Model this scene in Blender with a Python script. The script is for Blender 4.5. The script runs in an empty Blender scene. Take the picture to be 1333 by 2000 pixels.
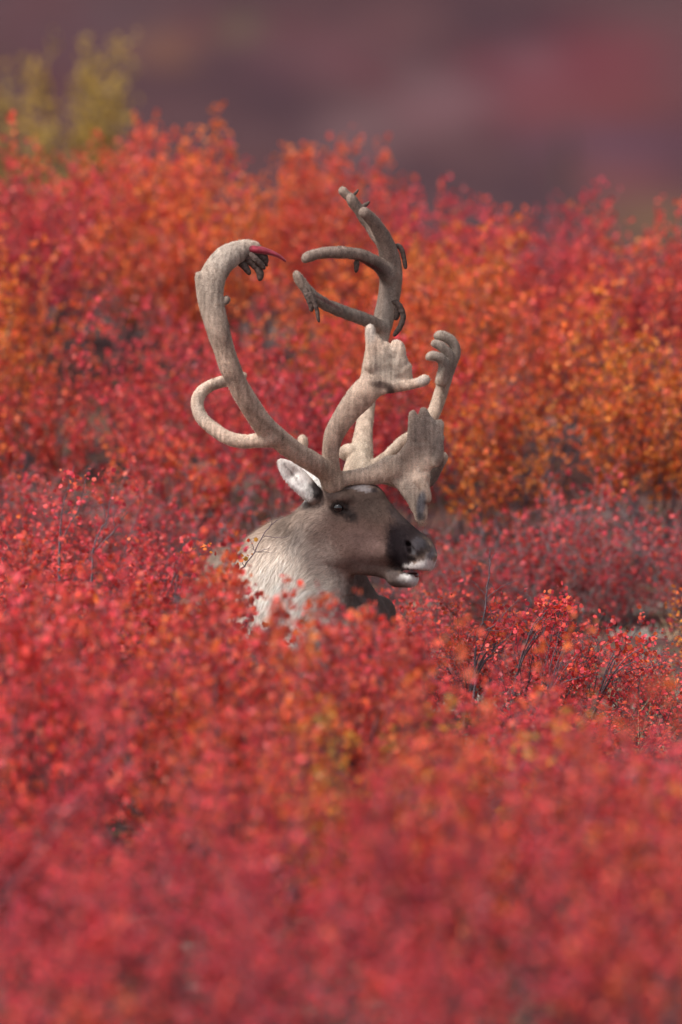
import bpy, math, random, os
import numpy as np
from mathutils import Vector, Matrix

SC = bpy.context.scene
COL = SC.collection
R = math.radians
rng = np.random.default_rng(11)
random.seed(5)

# ------------------------------------------------------------------ camera
PITCH = R(5.0)
DIST = 30.0
CZ = 0.85 + DIST * math.sin(PITCH)
CAM = np.array([0.0, -DIST * math.cos(PITCH), CZ])
FWD = np.array([0.0, math.cos(PITCH), -math.sin(PITCH)])
RGT = np.array([1.0, 0.0, 0.0])
UPV = np.cross(RGT, FWD)
PXM = 640.0                                   # photo pixels per metre at the animal

cam_d = bpy.data.cameras.new('camera')
cam = bpy.data.objects.new('camera', cam_d)
COL.objects.link(cam)
cam.location = CAM
cam.rotation_euler = (R(90) - PITCH, 0, 0)
cam_d.sensor_fit = 'VERTICAL'
cam_d.sensor_height = 36.0
cam_d.sensor_width = 24.0
cam_d.lens = 36.0 * DIST / (2000.0 / PXM)
cam_d.clip_start = 0.5
cam_d.clip_end = 6000.0
cam_d.dof.use_dof = True
cam_d.dof.focus_distance = DIST - 0.08
cam_d.dof.aperture_fstop = 2.4
SC.camera = cam

# ------------------------------------------------------------------ light
world = bpy.data.worlds.new('World')
SC.world = world
world.use_nodes = True
wn = world.node_tree
bg = wn.nodes['Background']
sky = wn.nodes.new('ShaderNodeTexSky')
sky.sky_type = 'NISHITA'
sky.sun_disc = False
SUN_EL, SUN_AZ = R(52), R(-124)               # azimuth from +Y (away from the camera) towards +X
sky.sun_elevation = SUN_EL
sky.sun_rotation = SUN_AZ
sky.air_density = 1.0
sky.dust_density = 3.0
hs = wn.nodes.new('ShaderNodeHueSaturation')
hs.inputs['Saturation'].default_value = 0.35
wn.links.new(sky.outputs[0], hs.inputs['Color'])
wn.links.new(hs.outputs[0], bg.inputs['Color'])
bg.inputs['Strength'].default_value = 0.10

sun_d = bpy.data.lights.new('sun', 'SUN')
sun_d.energy = 2.5
sun_d.angle = R(11)
sun_d.color = (1.0, 0.925, 0.87)
sun = bpy.data.objects.new('sun', sun_d)
COL.objects.link(sun)
sdir = Vector((math.sin(SUN_AZ) * math.cos(SUN_EL), math.cos(SUN_AZ) * math.cos(SUN_EL), math.sin(SUN_EL)))
sun.rotation_euler = sdir.to_track_quat('Z', 'Y').to_euler()
sun.location = (0, 0, 20)

SC.view_settings.view_transform = 'Standard'
SC.view_settings.look = 'None'
SC.view_settings.gamma = 1.0
SC.view_settings.use_curve_mapping = False
SC.view_settings.exposure = 0.6
try:
    SC.cycles.use_denoising = True
    SC.cycles.max_bounces = 6
    SC.cycles.transmission_bounces = 4
    SC.cycles.diffuse_bounces = 4
except Exception:
    pass

# ------------------------------------------------------------------ helpers
def ray(px, py):
    return FWD + RGT * ((px - 666.5) / PXM / DIST) + UPV * ((1000.0 - py) / PXM / DIST)

def at(px, py, y=0.0):
    """the point at depth y that the traced outline passes through"""
    d = ray(px, py)
    return CAM + d * ((y - CAM[1]) / d[1])

def proj(p):
    q = p - CAM
    dep = q @ FWD
    return 666.5 + (q @ RGT) / dep * DIST * PXM, 1000.0 - (q @ UPV) / dep * DIST * PXM

def tag(o, label=None, cat=None, group=None, kind=None):
    if label: o['label'] = label
    if cat: o['category'] = cat
    if group: o['group'] = group
    if kind: o['kind'] = kind
    return o

def empty(name, loc):
    o = bpy.data.objects.new(name, None)
    COL.objects.link(o)
    o.location = loc
    o.empty_display_size = 0.1
    return o

def mesh_np(name, verts, faces, mat=None, cols=None, smooth=True, attr='tint'):
    """verts (n,3), faces (m,k) -> mesh data"""
    me = bpy.data.meshes.new(name)
    verts = np.ascontiguousarray(verts, dtype=np.float32)
    faces = np.ascontiguousarray(faces, dtype=np.int32)
    n, m, k = len(verts), len(faces), faces.shape[1]
    me.vertices.add(n)
    me.vertices.foreach_set('co', verts.ravel())
    me.loops.add(m * k)
    me.loops.foreach_set('vertex_index', faces.ravel())
    me.polygons.add(m)
    me.polygons.foreach_set('loop_start', np.arange(0, m * k, k, dtype=np.int32))
    me.polygons.foreach_set('loop_total', np.full(m, k, dtype=np.int32))
    if smooth:
        me.polygons.foreach_set('use_smooth', np.ones(m, dtype=bool))
    me.update(calc_edges=True)
    if cols is not None:
        a = me.color_attributes.new(attr, 'FLOAT_COLOR', 'POINT')
        c = np.ones((n, 4), dtype=np.float32)
        c[:, :cols.shape[1]] = cols
        a.data.foreach_set('color', c.ravel())
    if mat: me.materials.append(mat)
    return me

def link(name, me, parent=None):
    o = bpy.data.objects.new(name, me)
    COL.objects.link(o)
    if parent is not None:
        o.parent = parent
    return o

def child(name, me, parent):
    """mesh given in world coordinates, parented to a root that stands at its own location"""
    o = link(name, me, parent)
    o.matrix_parent_inverse = Matrix.Translation(-parent.location) if parent.parent is None else Matrix()
    return o

# ------------------------------------------------------------------ materials
def new_mat(name):
    m = bpy.data.materials.new(name)
    m.use_nodes = True
    nt = m.node_tree
    return m, nt, nt.nodes, nt.links, nt.nodes['Principled BSDF']

def ramp(nodes, stops):
    r = nodes.new('ShaderNodeValToRGB')
    el = r.color_ramp.elements
    while len(el) > 1: el.remove(el[-1])
    el[0].position, el[0].color = stops[0][0], (*stops[0][1], 1)
    for p, c in stops[1:]:
        e = el.new(p); e.color = (*c, 1)
    return r

def mat_coat(name, rough=0.8, sheen=0.0, noise=90.0, amt=0.25, bump=0.35, bdist=0.003, spec=0.06):
    """fur or velvet: the coat's own colour from the attribute, broken up by fine noise"""
    m, nt, N, L, b = new_mat(name)
    a = N.new('ShaderNodeAttribute'); a.attribute_name = 'tint'
    tc = N.new('ShaderNodeTexCoord')
    nz = N.new('ShaderNodeTexNoise'); nz.inputs['Scale'].default_value = noise
    nz.inputs['Detail'].default_value = 4; nz.inputs['Roughness'].default_value = 0.7
    L.new(tc.outputs['Object'], nz.inputs['Vector'])
    mr = N.new('ShaderNodeMapRange')
    mr.inputs['To Min'].default_value = 1 - amt; mr.inputs['To Max'].default_value = 1 + amt
    mr.inputs['From Min'].default_value = 0.25; mr.inputs['From Max'].default_value = 0.75
    L.new(nz.outputs['Fac'], mr.inputs['Value'])
    vm = N.new('ShaderNodeVectorMath'); vm.operation = 'SCALE'
    L.new(a.outputs['Color'], vm.inputs[0]); L.new(mr.outputs[0], vm.inputs['Scale'])
    L.new(vm.outputs[0], b.inputs['Base Color'])
    b.inputs['Roughness'].default_value = rough
    b.inputs['Specular IOR Level'].default_value = spec
    b.inputs['Sheen Weight'].default_value = sheen
    b.inputs['Sheen Roughness'].default_value = 0.4
    bp = N.new('ShaderNodeBump'); bp.inputs['Strength'].default_value = bump
    bp.inputs['Distance'].default_value = bdist
    L.new(nz.outputs['Fac'], bp.inputs['Height']); L.new(bp.outputs[0], b.inputs['Normal'])
    return m

def mat_strand(name, spec=0.3):
    m, nt, N, L, b = new_mat(name)
    a = N.new('ShaderNodeAttribute'); a.attribute_name = 'tint'
    L.new(a.outputs['Color'], b.inputs['Base Color'])
    b.inputs['Roughness'].default_value = 0.55
    b.inputs['Specular IOR Level'].default_value = spec
    return m

def mat_plain(name, col, rough=0.6, spec=0.4, coat=0.0, nscale=60, namt=0.2, bump=0.2):
    m, nt, N, L, b = new_mat(name)
    tc = N.new('ShaderNodeTexCoord')
    nz = N.new('ShaderNodeTexNoise'); nz.inputs['Scale'].default_value = nscale
    nz.inputs['Detail'].default_value = 4
    L.new(tc.outputs['Object'], nz.inputs['Vector'])
    rp = ramp(N, [(0.3, tuple(c * (1 - namt) for c in col)), (0.7, tuple(min(1, c * (1 + namt)) for c in col))])
    L.new(nz.outputs['Fac'], rp.inputs[0]); L.new(rp.outputs[0], b.inputs['Base Color'])
    b.inputs['Roughness'].default_value = rough
    b.inputs['Specular IOR Level'].default_value = spec
    b.inputs['Coat Weight'].default_value = coat
    bp = N.new('ShaderNodeBump'); bp.inputs['Strength'].default_value = bump; bp.inputs['Distance'].default_value = 0.004
    L.new(nz.outputs['Fac'], bp.inputs['Height']); L.new(bp.outputs[0], b.inputs['Normal'])
    return m

M_FUR = mat_coat('coat_skin')
M_HAIR = mat_strand('coat_hair', 0.05)
M_VELVET = mat_coat('antler_velvet', noise=220, amt=0.38, bump=0.9, bdist=0.003, sheen=0.0)
M_FUZZ = mat_strand('velvet_fuzz', 0.2)
M_EYE = mat_plain('eye_gloss', (0.010, 0.006, 0.005), 0.10, 0.6, 0.5, bump=0.0)
M_RAW = mat_plain('raw_antler', (0.30, 0.035, 0.055), 0.35, 0.5, 0.2, nscale=70, namt=0.5)
M_SHRED = mat_plain('dried_velvet', (0.10, 0.07, 0.06), 0.8, 0.2, nscale=140, namt=0.5, bump=0.6)
M_BAREBONE = mat_plain('bare_antler', (0.16, 0.15, 0.165), 0.5, 0.4, nscale=120, namt=0.4)

# ------------------------------------------------------------------ solid modelling by distance fields
class Field:
    def __init__(s, xs, ys, zs):
        s.xs, s.ys, s.zs = [np.asarray(a, dtype=np.float32) for a in (xs, ys, zs)]
        s.D = np.full((len(xs), len(ys), len(zs)), 1.0, dtype=np.float32)
    def box(s, lo, hi):
        sl = []
        for a, l, h in zip((s.xs, s.ys, s.zs), lo, hi):
            i0 = max(0, int(np.searchsorted(a, l)) - 1); i1 = min(len(a), int(np.searchsorted(a, h)) + 1)
            sl.append(slice(i0, max(i1, i0)))
        return tuple(sl)
    def pts(s, sl):
        return np.meshgrid(s.xs[sl[0]], s.ys[sl[1]], s.zs[sl[2]], indexing='ij')
    def put(s, sl, d, k, op='u'):
        a = s.D[sl]
        if op == 'u':
            h = np.maximum(k - np.abs(a - d), 0) / k
            s.D[sl] = np.minimum(a, d) - h * h * k * 0.25
        else:                                           # carve
            d = -d
            h = np.maximum(k - np.abs(a - d), 0) / k
            s.D[sl] = np.maximum(a, d) + h * h * k * 0.25
    def cap(s, a, b, ra, rb, k=0.01, op='u', squash=None):
        """tapered limb; squash = (axis, factor) thins it along that axis"""
        a = np.asarray(a, float); b = np.asarray(b, float)
        rm = max(ra, rb); pad = rm * 1.05 + k + 0.012
        sl = s.box(np.minimum(a, b) - pad, np.maximum(a, b) + pad)
        X, Y, Z = s.pts(sl)
        if X.size == 0: return
        px, py, pz = X - a[0], Y - a[1], Z - a[2]
        ab = b - a
        t = np.clip((px * ab[0] + py * ab[1] + pz * ab[2]) / max(ab @ ab, 1e-12), 0, 1)
        qx, qy, qz = px - t * ab[0], py - t * ab[1], pz - t * ab[2]
        if squash is None:
            d = np.sqrt(qx * qx + qy * qy + qz * qz)
            d = d - (ra + (rb - ra) * t)
        else:
            n, f = squash
            c = qx * n[0] + qy * n[1] + qz * n[2]
            d2 = qx * qx + qy * qy + qz * qz - c * c + (c / f) ** 2
            d = (np.sqrt(d2) - (ra + (rb - ra) * t)) * (0.5 + 0.5 * f)
        s.put(sl, d.astype(np.float32), k, op)
    def ell(s, c, ax, r, k=0.01, op='u'):
        """ellipsoid, ax rows = unit axes, r = radii"""
        c = np.asarray(c, float); ax = np.asarray(ax, float); r = np.asarray(r, float)
        pad = r.max() + k + 0.012
        sl = s.box(c - pad, c + pad)
        X, Y, Z = s.pts(sl)
        if X.size == 0: return
        px, py, pz = X - c[0], Y - c[1], Z - c[2]
        k0 = 0; k1 = 0
        for i in range(3):
            u = px * ax[i][0] + py * ax[i][1] + pz * ax[i][2]
            k0 = k0 + (u / r[i]) ** 2; k1 = k1 + (u / r[i] ** 2) ** 2
        k0 = np.sqrt(k0); k1 = np.sqrt(k1) + 1e-6
        s.put(sl, (k0 * (k0 - 1) / k1).astype(np.float32), k, op)
    def tri(s, a, b, c, r, k=0.01):
        """rounded triangular plate"""
        a, b, c = [np.asarray(v, float) for v in (a, b, c)]
        pad = r + k + 0.01
        sl = s.box(np.minimum(np.minimum(a, b), c) - pad, np.maximum(np.maximum(a, b), c) + pad)
        X, Y, Z = s.pts(sl)
        if X.size == 0: return
        P = np.stack([X, Y, Z], -1)
        ba, cb, ac = b - a, c - b, a - c
        pa, pb, pc = P - a, P - b, P - c
        n = np.cross(ba, ac)
        def seg(v, p):
            t = np.clip((p @ v) / (v @ v), 0, 1)[..., None]
            q = v * t - p
            return (q * q).sum(-1)
        sg = np.sign(pa @ np.cross(ba, n)) + np.sign(pb @ np.cross(cb, n)) + np.sign(pc @ np.cross(ac, n))
        dd = np.where(sg < 2.0, np.minimum(np.minimum(seg(ba, pa), seg(cb, pb)), seg(ac, pc)), (pa @ n) ** 2 / (n @ n))
        s.put(sl, (np.sqrt(dd) - r).astype(np.float32), k)
    def raw(s, lo, hi, fn, k, op='u'):
        sl = s.box(lo, hi)
        X, Y, Z = s.pts(sl)
        if X.size == 0: return
        s.put(sl, fn(X, Y, Z).astype(np.float32), k, op)
    def mesh(s):
        D = s.D
        nx, ny, nz = D.shape
        I = D < 0
        c = np.zeros((nx - 1, ny - 1, nz - 1), dtype=np.int8)
        for dx in (0, 1):
            for dy in (0, 1):
                for dz in (0, 1):
                    c += I[dx:nx - 1 + dx, dy:ny - 1 + dy, dz:nz - 1 + dz]
        act = (c > 0) & (c < 8)
        ci, cj, ck = np.nonzero(act)
        idx = np.full(act.shape, -1, dtype=np.int32)
        idx[ci, cj, ck] = np.arange(len(ci))
        acc = np.zeros((len(ci), 3)); cnt = np.zeros(len(ci))
        corners = [(0, 0, 0), (1, 0, 0), (0, 1, 0), (1, 1, 0), (0, 0, 1), (1, 0, 1), (0, 1, 1), (1, 1, 1)]
        for p in range(8):
            for ax in range(3):
                A = corners[p]
                if A[ax]: continue
                B = list(A); B[ax] = 1
                va = D[ci + A[0], cj + A[1], ck + A[2]]; vb = D[ci + B[0], cj + B[1], ck + B[2]]
                m = (va < 0) != (vb < 0)
                t = np.where(m, va / np.where(m, va - vb, 1), 0)
                pos = np.stack([s.xs[ci + A[0]] * (1 - t) + s.xs[ci + B[0]] * t if ax == 0 else s.xs[ci + A[0]],
                                s.ys[cj + A[1]] * (1 - t) + s.ys[cj + B[1]] * t if ax == 1 else s.ys[cj + A[1]],
                                s.zs[ck + A[2]] * (1 - t) + s.zs[ck + B[2]] * t if ax == 2 else s.zs[ck + A[2]]], -1)
                acc[m] += pos[m]; cnt[m] += 1
        V = acc / cnt[:, None]
        F = []
        for ax in range(3):
            sa = [slice(None)] * 3; sb = [slice(None)] * 3
            sa[ax] = slice(0, -1); sb[ax] = slice(1, None)
            cr = I[tuple(sa)] != I[tuple(sb)]
            i, j, k = np.nonzero(cr)
            u, v = [(1, 2), (2, 0), (0, 1)][ax]
            ijk = [i, j, k]
            ok = (ijk[u] > 0) & (ijk[v] > 0) & (ijk[u] < D.shape[u] - 1) & (ijk[v] < D.shape[v] - 1)
            ijk = [q[ok] for q in ijk]
            ins = I[ijk[0], ijk[1], ijk[2]]
            def cell(du, dv):
                q = [x.copy() for x in ijk]
                q[u] = q[u] - du; q[v] = q[v] - dv
                return idx[q[0], q[1], q[2]]
            f = np.stack([cell(1, 1), cell(0, 1), cell(0, 0), cell(1, 0)], -1)
            f[~ins] = f[~ins][:, ::-1]
            F.append(f)
        return V, np.concatenate(F)

def relax(V, F, it=2, lam=0.5):
    e = np.concatenate([F[:, [0, 1]], F[:, [1, 2]], F[:, [2, 3]], F[:, [3, 0]]])
    for _ in range(it):
        s = np.zeros_like(V); c = np.zeros(len(V))
        for q in range(3):
            s[:, q] = np.bincount(e[:, 0], V[e[:, 1], q], len(V)) + np.bincount(e[:, 1], V[e[:, 0], q], len(V))
        c = np.bincount(e[:, 0], minlength=len(V)) + np.bincount(e[:, 1], minlength=len(V))
        V = V + lam * (s / np.maximum(c, 1)[:, None] - V)
    return V

def vnormals(V, F):
    n = np.cross(V[F[:, 2]] - V[F[:, 0]], V[F[:, 3]] - V[F[:, 1]])
    N = np.zeros_like(V)
    for q in range(3):
        for c in range(4):
            N[:, q] += np.bincount(F[:, c], n[:, q], len(V))
    return N / (np.linalg.norm(N, axis=1, keepdims=True) + 1e-12)

def smooth_path(pts, n=8):
    """Catmull-Rom through rows of any width"""
    P = np.asarray(pts, float)
    P = np.vstack([2 * P[0] - P[1], P, 2 * P[-1] - P[-2]])
    out = []
    for i in range(1, len(P) - 2):
        for t in np.linspace(0, 1, n, endpoint=False):
            a, b, c, d = P[i - 1], P[i], P[i + 1], P[i + 2]
            out.append(0.5 * (2 * b + (c - a) * t + (2 * a - 5 * b + 4 * c - d) * t * t + (3 * b - a - 3 * c + d) * t ** 3))
    out.append(P[-2])
    return np.array(out)

def beam(fl, rows, k=0.012, n=6, bump=0.0, squash=None):
    """rows of (px, py, depth, radius in photo pixels)"""
    S = smooth_path(rows, n)
    P = np.array([at(a, b, c) for a, b, c, _ in S])
    r = np.maximum((S[:, 3] - 2.6 * np.clip((S[:, 3] - 8) / 8, 0, 1)) / PXM, 0.0035)
    if bump: r = r * (1 + bump * np.sin(np.arange(len(r)) * 1.7) * np.sin(np.arange(len(r)) * 0.61))
    for i in range(len(P) - 1):
        fl.cap(P[i], P[i + 1], r[i], r[i + 1], k if i == 0 else min(k, 0.006), squash=squash)
    return P

def strands(V, F, N, C, count, length, width, comb, lift=0.35, jit=0.35, seed=1, dens=None, cvar=0.25, tip=1.12, clump=0.0):
    """short hairs rooted on a surface: one narrow blade each"""
    g = np.random.default_rng(seed)
    a = V[F[:, 0]]; area = 0.5 * np.linalg.norm(np.cross(V[F[:, 2]] - a, V[F[:, 3]] - V[F[:, 1]]), axis=1)
    fc = V[F].mean(1)
    w = area.copy()
    if dens is not None: w = w * dens(fc)
    w /= w.sum()
    f = g.choice(len(F), count, p=w)
    u, v = g.random((2, count))
    uu, vv = u[:, None], v[:, None]
    def bl(A): return (A[F[f, 0]] * (1 - uu) * (1 - vv) + A[F[f, 1]] * uu * (1 - vv) + A[F[f, 2]] * uu * vv + A[F[f, 3]] * (1 - uu) * vv)
    P = bl(V); n = bl(N); c = bl(C)
    n /= np.linalg.norm(n, axis=1, keepdims=True) + 1e-9
    d = comb(P, n)
    d = d - n * (d * n).sum(1, keepdims=True)
    d /= np.linalg.norm(d, axis=1, keepdims=True) + 1e-9
    d = d + n * lift + g.normal(0, jit, (count, 3))
    d /= np.linalg.norm(d, axis=1, keepdims=True)
    L = length(P) if callable(length) else np.full(count, length)
    L = (L * g.uniform(0.6, 1.25, count))[:, None]
    side = np.cross(d, n); side /= np.linalg.norm(side, axis=1, keepdims=True) + 1e-9
    wd = width * g.uniform(0.7, 1.3, (count, 1))
    b0 = P - n * 0.001
    vt = np.stack([b0 - side * wd, b0 + side * wd, b0 + d * L], 1).reshape(-1, 3)
    fc = np.arange(count * 3).reshape(-1, 3)
    cc = c * g.uniform(1 - cvar, 1 + cvar, (count, 1))
    if clump: cc = cc * (1 + clump * np.clip(noise3(P, 230, seed + 40) * 1.8 + noise3(P * np.array([1, 1, .3]), 420, seed + 41), -1, 1))[:, None]
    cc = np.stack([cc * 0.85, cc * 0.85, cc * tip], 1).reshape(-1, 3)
    return vt, fc, np.clip(cc, 0, 1)

# ------------------------------------------------------------------ the caribou
GZ0 = 0.12                                    # ground height where the animal lies
TH = R(20)
HO = at(640, 1000, 0.0)
HF = np.array([math.cos(TH), -math.sin(TH), 0.0])
HR = np.array([-math.sin(TH), -math.cos(TH), 0.0])      # towards the near side of the head
ZZ = np.array([0.0, 0.0, 1.0])
HAX = np.array([HF, HR, ZZ])
def H(px, py, lat=0.0):
    d = ray(px, py)
    t = ((HO - CAM) @ HR + lat) / (d @ HR)
    return CAM + d * t

def grade(lo, f0, f1, hi, fine, coarse):
    a = []
    x = lo
    while x < hi:
        a.append(x)
        if f0 <= x <= f1: st = fine
        else:
            dd = (f0 - x) if x < f0 else (x - f1)
            st = min(coarse, fine + dd * 0.14)
        x += st
    return np.array(a)

def build_body():
    h0 = at(560, 1000, 0)[0]
    fl = Field(grade(-1.0, h0 + 0.02, 0.32, 0.42, 0.0026, 0.014),
               grade(-0.42, -0.20, 0.12, 1.75, 0.0030, 0.016),
               grade(0.05, 0.58, 1.03, 1.06, 0.0026, 0.013))
    # head core: traced side profile swept across with a superellipse
    cols = [(590, 1000, 1060, .040), (605, 975, 1085, .058), (622, 960, 1098, .070), (640, 952, 1106, .079), (655, 949.5, 1112, .084),
            (672, 948, 1118, .086), (690, 948, 1121, .086), (706, 950.5, 1123, .083), (720, 954, 1123, .078), (734, 962, 1122, .073),
            (748, 971, 1121, .066), (760, 983, 1120, .060), (773, 999, 1119, .056), (788, 1013.5, 1117, .054), (800, 1025, 1117, .0545),
            (812, 1035, 1118, .056), (824, 1044, 1119, .056), (833, 1051, 1120, .052), (840, 1058, 1117, .046), (845, 1067, 1108, .036), (848, 1078, 1094, .020)]
    U = np.array([(H(c[0], 1020) - HO) @ HF for c in cols])
    TP = np.array([H(c[0], c[1])[2] for c in cols]); BT = np.array([H(c[0], c[2])[2] for c in cols])
    HW = np.array([c[3] for c in cols])
    def core(X, Y, Z):
        px, py = X - HO[0], Y - HO[1]
        u = px * HF[0] + py * HF[1]; l = px * HR[0] + py * HR[1]
        tp = np.interp(u, U, TP); bt = np.interp(u, U, BT); hw = np.interp(u, U, HW)
        c = (tp * 0.52 + bt * 0.48); hh = np.maximum((tp - bt) * 0.5, .004)
        w = (Z - c) / hh
        # narrower towards the jaw and the bridge of the nose
        hw2 = hw * (1 - 0.20 * np.clip(-w, 0, 1) ** 1.5 - 0.20 * np.clip(w, 0, 1) ** 2)
        rho = (np.abs(l / hw2) ** 2.3 + np.abs(w) ** 2.3) ** (1 / 2.3)
        d = (rho - 1) * np.minimum(hw2, hh) * 0.9
        over = np.maximum(np.maximum(U[0] - u, u - U[-1]), 0)
        return d + over
    fl.raw(HO - np.array([.2, .25, .25]), HO + np.array([.38, .2, .12]), core, 0.004)
    # cheek and jaw muscle, brow, bridge
    for sd in (1, -1):
        fl.ell(H(668, 1068, .047 * sd), HAX, (.062, .036, .052), 0.03)
        fl.ell(H(735, 1078, .040 * sd), HAX, (.060, .024, .026), 0.03)
        fl.ell(H(668, 972, .060 * sd), HAX, (.036, .026, .018), 0.02)          # brow
        fl.ell(H(806, 1074, .040 * sd), HAX, (.030, .022, .030), 0.015)        # nostril wing
        fl.ell(H(812, 1105, .034 * sd), HAX, (.036, .022, .018), 0.012)        # upper lip
    fl.ell(H(838, 1088, 0), HAX, (.018, .040, .034), 0.015)
    fl.ell(H(712, 968, 0), HAX, (.050, .050, .030), 0.03)                      # crown between the pedicles
    # lower jaw, lip and chin
    fl.cap(H(668, 1092), H(742, 1104), .034, .028, 0.02, squash=(HR, 1.25))
    fl.cap(H(742, 1106), H(778, 1124), .026, .027, 0.014, squash=(HR, 1.2))
    fl.cap(H(776, 1127), H(800, 1130), .031, .0275, 0.012, squash=(HR, 1.25))
    # eye sockets, mouth, nostrils
    for sd in (1, -1):
        fl.ell(H(662, 992, .092 * sd), HAX, (.024, .017, .015), 0.012, 's')
        fl.cap(H(672, 999, .088 * sd), H(696, 1012, .084 * sd), .006, .004, 0.012, 's')
        fl.cap(H(795, 1059, .064 * sd), H(804, 1076, .060 * sd), .012, .0105, 0.006, 's')
        fl.cap(H(804, 1076, .062 * sd), H(816, 1088, .060 * sd), .0095, .0055, 0.006, 's')
        fl.cap(H(797, 1062, .056 * sd), H(800, 1064, .044 * sd), .010, .006, 0.006, 's')
        fl.cap(H(771, 1045, .060 * sd), H(783, 1090, .060 * sd), .006, .006, 0.02, 's')
    for a, b, ra, rb in (((786, 1115), (800, 1117), .0025, .0055), ((800, 1117), (816, 1118), .0055, .0075), ((816, 1118), (832, 1120), .0075, .009), ((832, 1121), (850, 1126), .010, .012)):
        for q in np.linspace(-.075, .075, 26):
            fl.cap(H(*a, q), H(*b, q), ra, rb, 0.002, 's')
    # lids
    for sd in (1, -1):
        for (a, b) in (((649, 990), (658, 982)), ((658, 982), (668, 984)), ((668, 984), (676, 993)), ((649, 990), (655, 1000)), ((655, 1000), (668, 1001)), ((668, 1001), (684, 1006))):
            fl.cap(H(*a, .0765 * sd), H(*b, .0765 * sd), .0040, .0040, 0.006)
    # near ear (turned back) and far ear behind the antlers
    def ear(base, tip, wid, face, fl=fl):
        ax = tip - base; Lh = np.linalg.norm(ax) / 2; ax = ax / (2 * Lh)
        nrm = face - ax * (face @ ax); nrm /= np.linalg.norm(nrm)
        sdv = np.cross(nrm, ax)
        c = (base + tip) / 2 - ax * Lh * 0.1
        fl.ell(c, (ax, sdv, nrm), (Lh * 1.08, wid, .018), 0.012)
        fl.ell(c + ax * Lh * 0.12 + nrm * .018, (ax, sdv, nrm), (Lh * 0.86, wid * .74, .017), 0.006, 's')
        fl.cap(base, base + ax * Lh * .8, .026, .019, 0.02)
        fl.cap(tip - ax * Lh * .55, tip, .012, .004, 0.015, squash=(nrm, .6))
    ear(H(612, 966, .070), H(546, 899, .120), .032, np.array([0.15, -1.0, -0.1]))
    ear(H(640, 962, -.070), H(588, 908, -.150), .030, np.array([0.9, -0.3, 0.1]))
    # pedicles
    for sd in (1, -1):
        fl.cap(H(655, 965, .038 * sd), H(650, 938, .045 * sd), .030, .024, 0.02)
    # neck and mane
    fl.cap(H(628, 1040, 0), at(570, 1108, .06), .090, .150, 0.05)
    fl.cap(at(570, 1108, .06), at(530, 1184, .14), .150, .190, 0.03)
    fl.cap(H(640, 1085, 0), at(600, 1190, .05), .060, .150, 0.05)
    fl.cap(at(600, 1170, .05), at(610, 1290, .10), .145, .190, 0.05)
    # withers, barrel and rump lying away to the back left
    fl.cap(at(530, 1184, .14), at(497, 1245, .40), .190, .235, 0.05)
    fl.cap(at(497, 1245, .40), at(488, 1278, .95), .235, .235, 0.06)
    fl.cap(at(478, 1275, .95), at(470, 1295, 1.40), .240, .235, 0.06)
    fl.ell(at(442, 1140, .60), np.eye(3), (.068, .24, .110), 0.06)              # hump over the shoulders
    # brisket and folded forelegs
    fl.cap(at(640, 1215, .08), at(700, 1215, .10), .130, .080, 0.04)
    fl.cap(at(610, 1330, -.02), at(716, 1206, -.02), .080, .040, 0.03)
    fl.cap(at(716, 1206, -.02), at(690, 1420, -.06), .036, .026, 0.015)
    fl.cap(at(640, 1330, .26), at(742, 1190, .20), .080, .042, 0.03)
    fl.cap(at(684, 1142, .12), at(716, 1235, .14), .058, .088, 0.04)
    fl.cap(at(748, 1200, .20), at(742, 1425, .22), .040, .026, 0.02)
    # haunch and folded hind leg
    fl.ell(at(350, 1370, 1.15), np.eye(3), (.11, .24, .18), 0.05)
    fl.cap(at(330, 1410, 1.2), at(400, 1450, .72), .085, .045, 0.03)
    fl.cap(at(400, 1450, .72), at(340, 1460, 1.1), .040, .028, 0.02)
    V, F = fl.mesh()
    V = relax(V, F, 2, 0.4)
    return V, F

def splat(px, py, C, x, y, rx, ry, col, a=1.0, ang=0.0, soft=1.0):
    c, s_ = math.cos(ang), math.sin(ang)
    dx, dy = px - x, py - y
    u = (dx * c + dy * s_) / rx; v = (-dx * s_ + dy * c) / ry
    w = a / (1 + np.exp((np.sqrt(u * u + v * v) - 1) * 6 / soft))
    return C + (np.array(col) - C) * w[:, None]

def noise3(P, sc, seed=0):
    """cheap smooth noise from summed sines"""
    g = np.random.default_rng(seed)
    o = np.zeros(len(P))
    for _ in range(7):
        k = g.normal(0, 1, 3); k /= np.linalg.norm(k)
        o += np.sin(P @ k * sc * g.uniform(.6, 1.7) + g.uniform(0, 6.3))
    return o / 7

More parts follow.
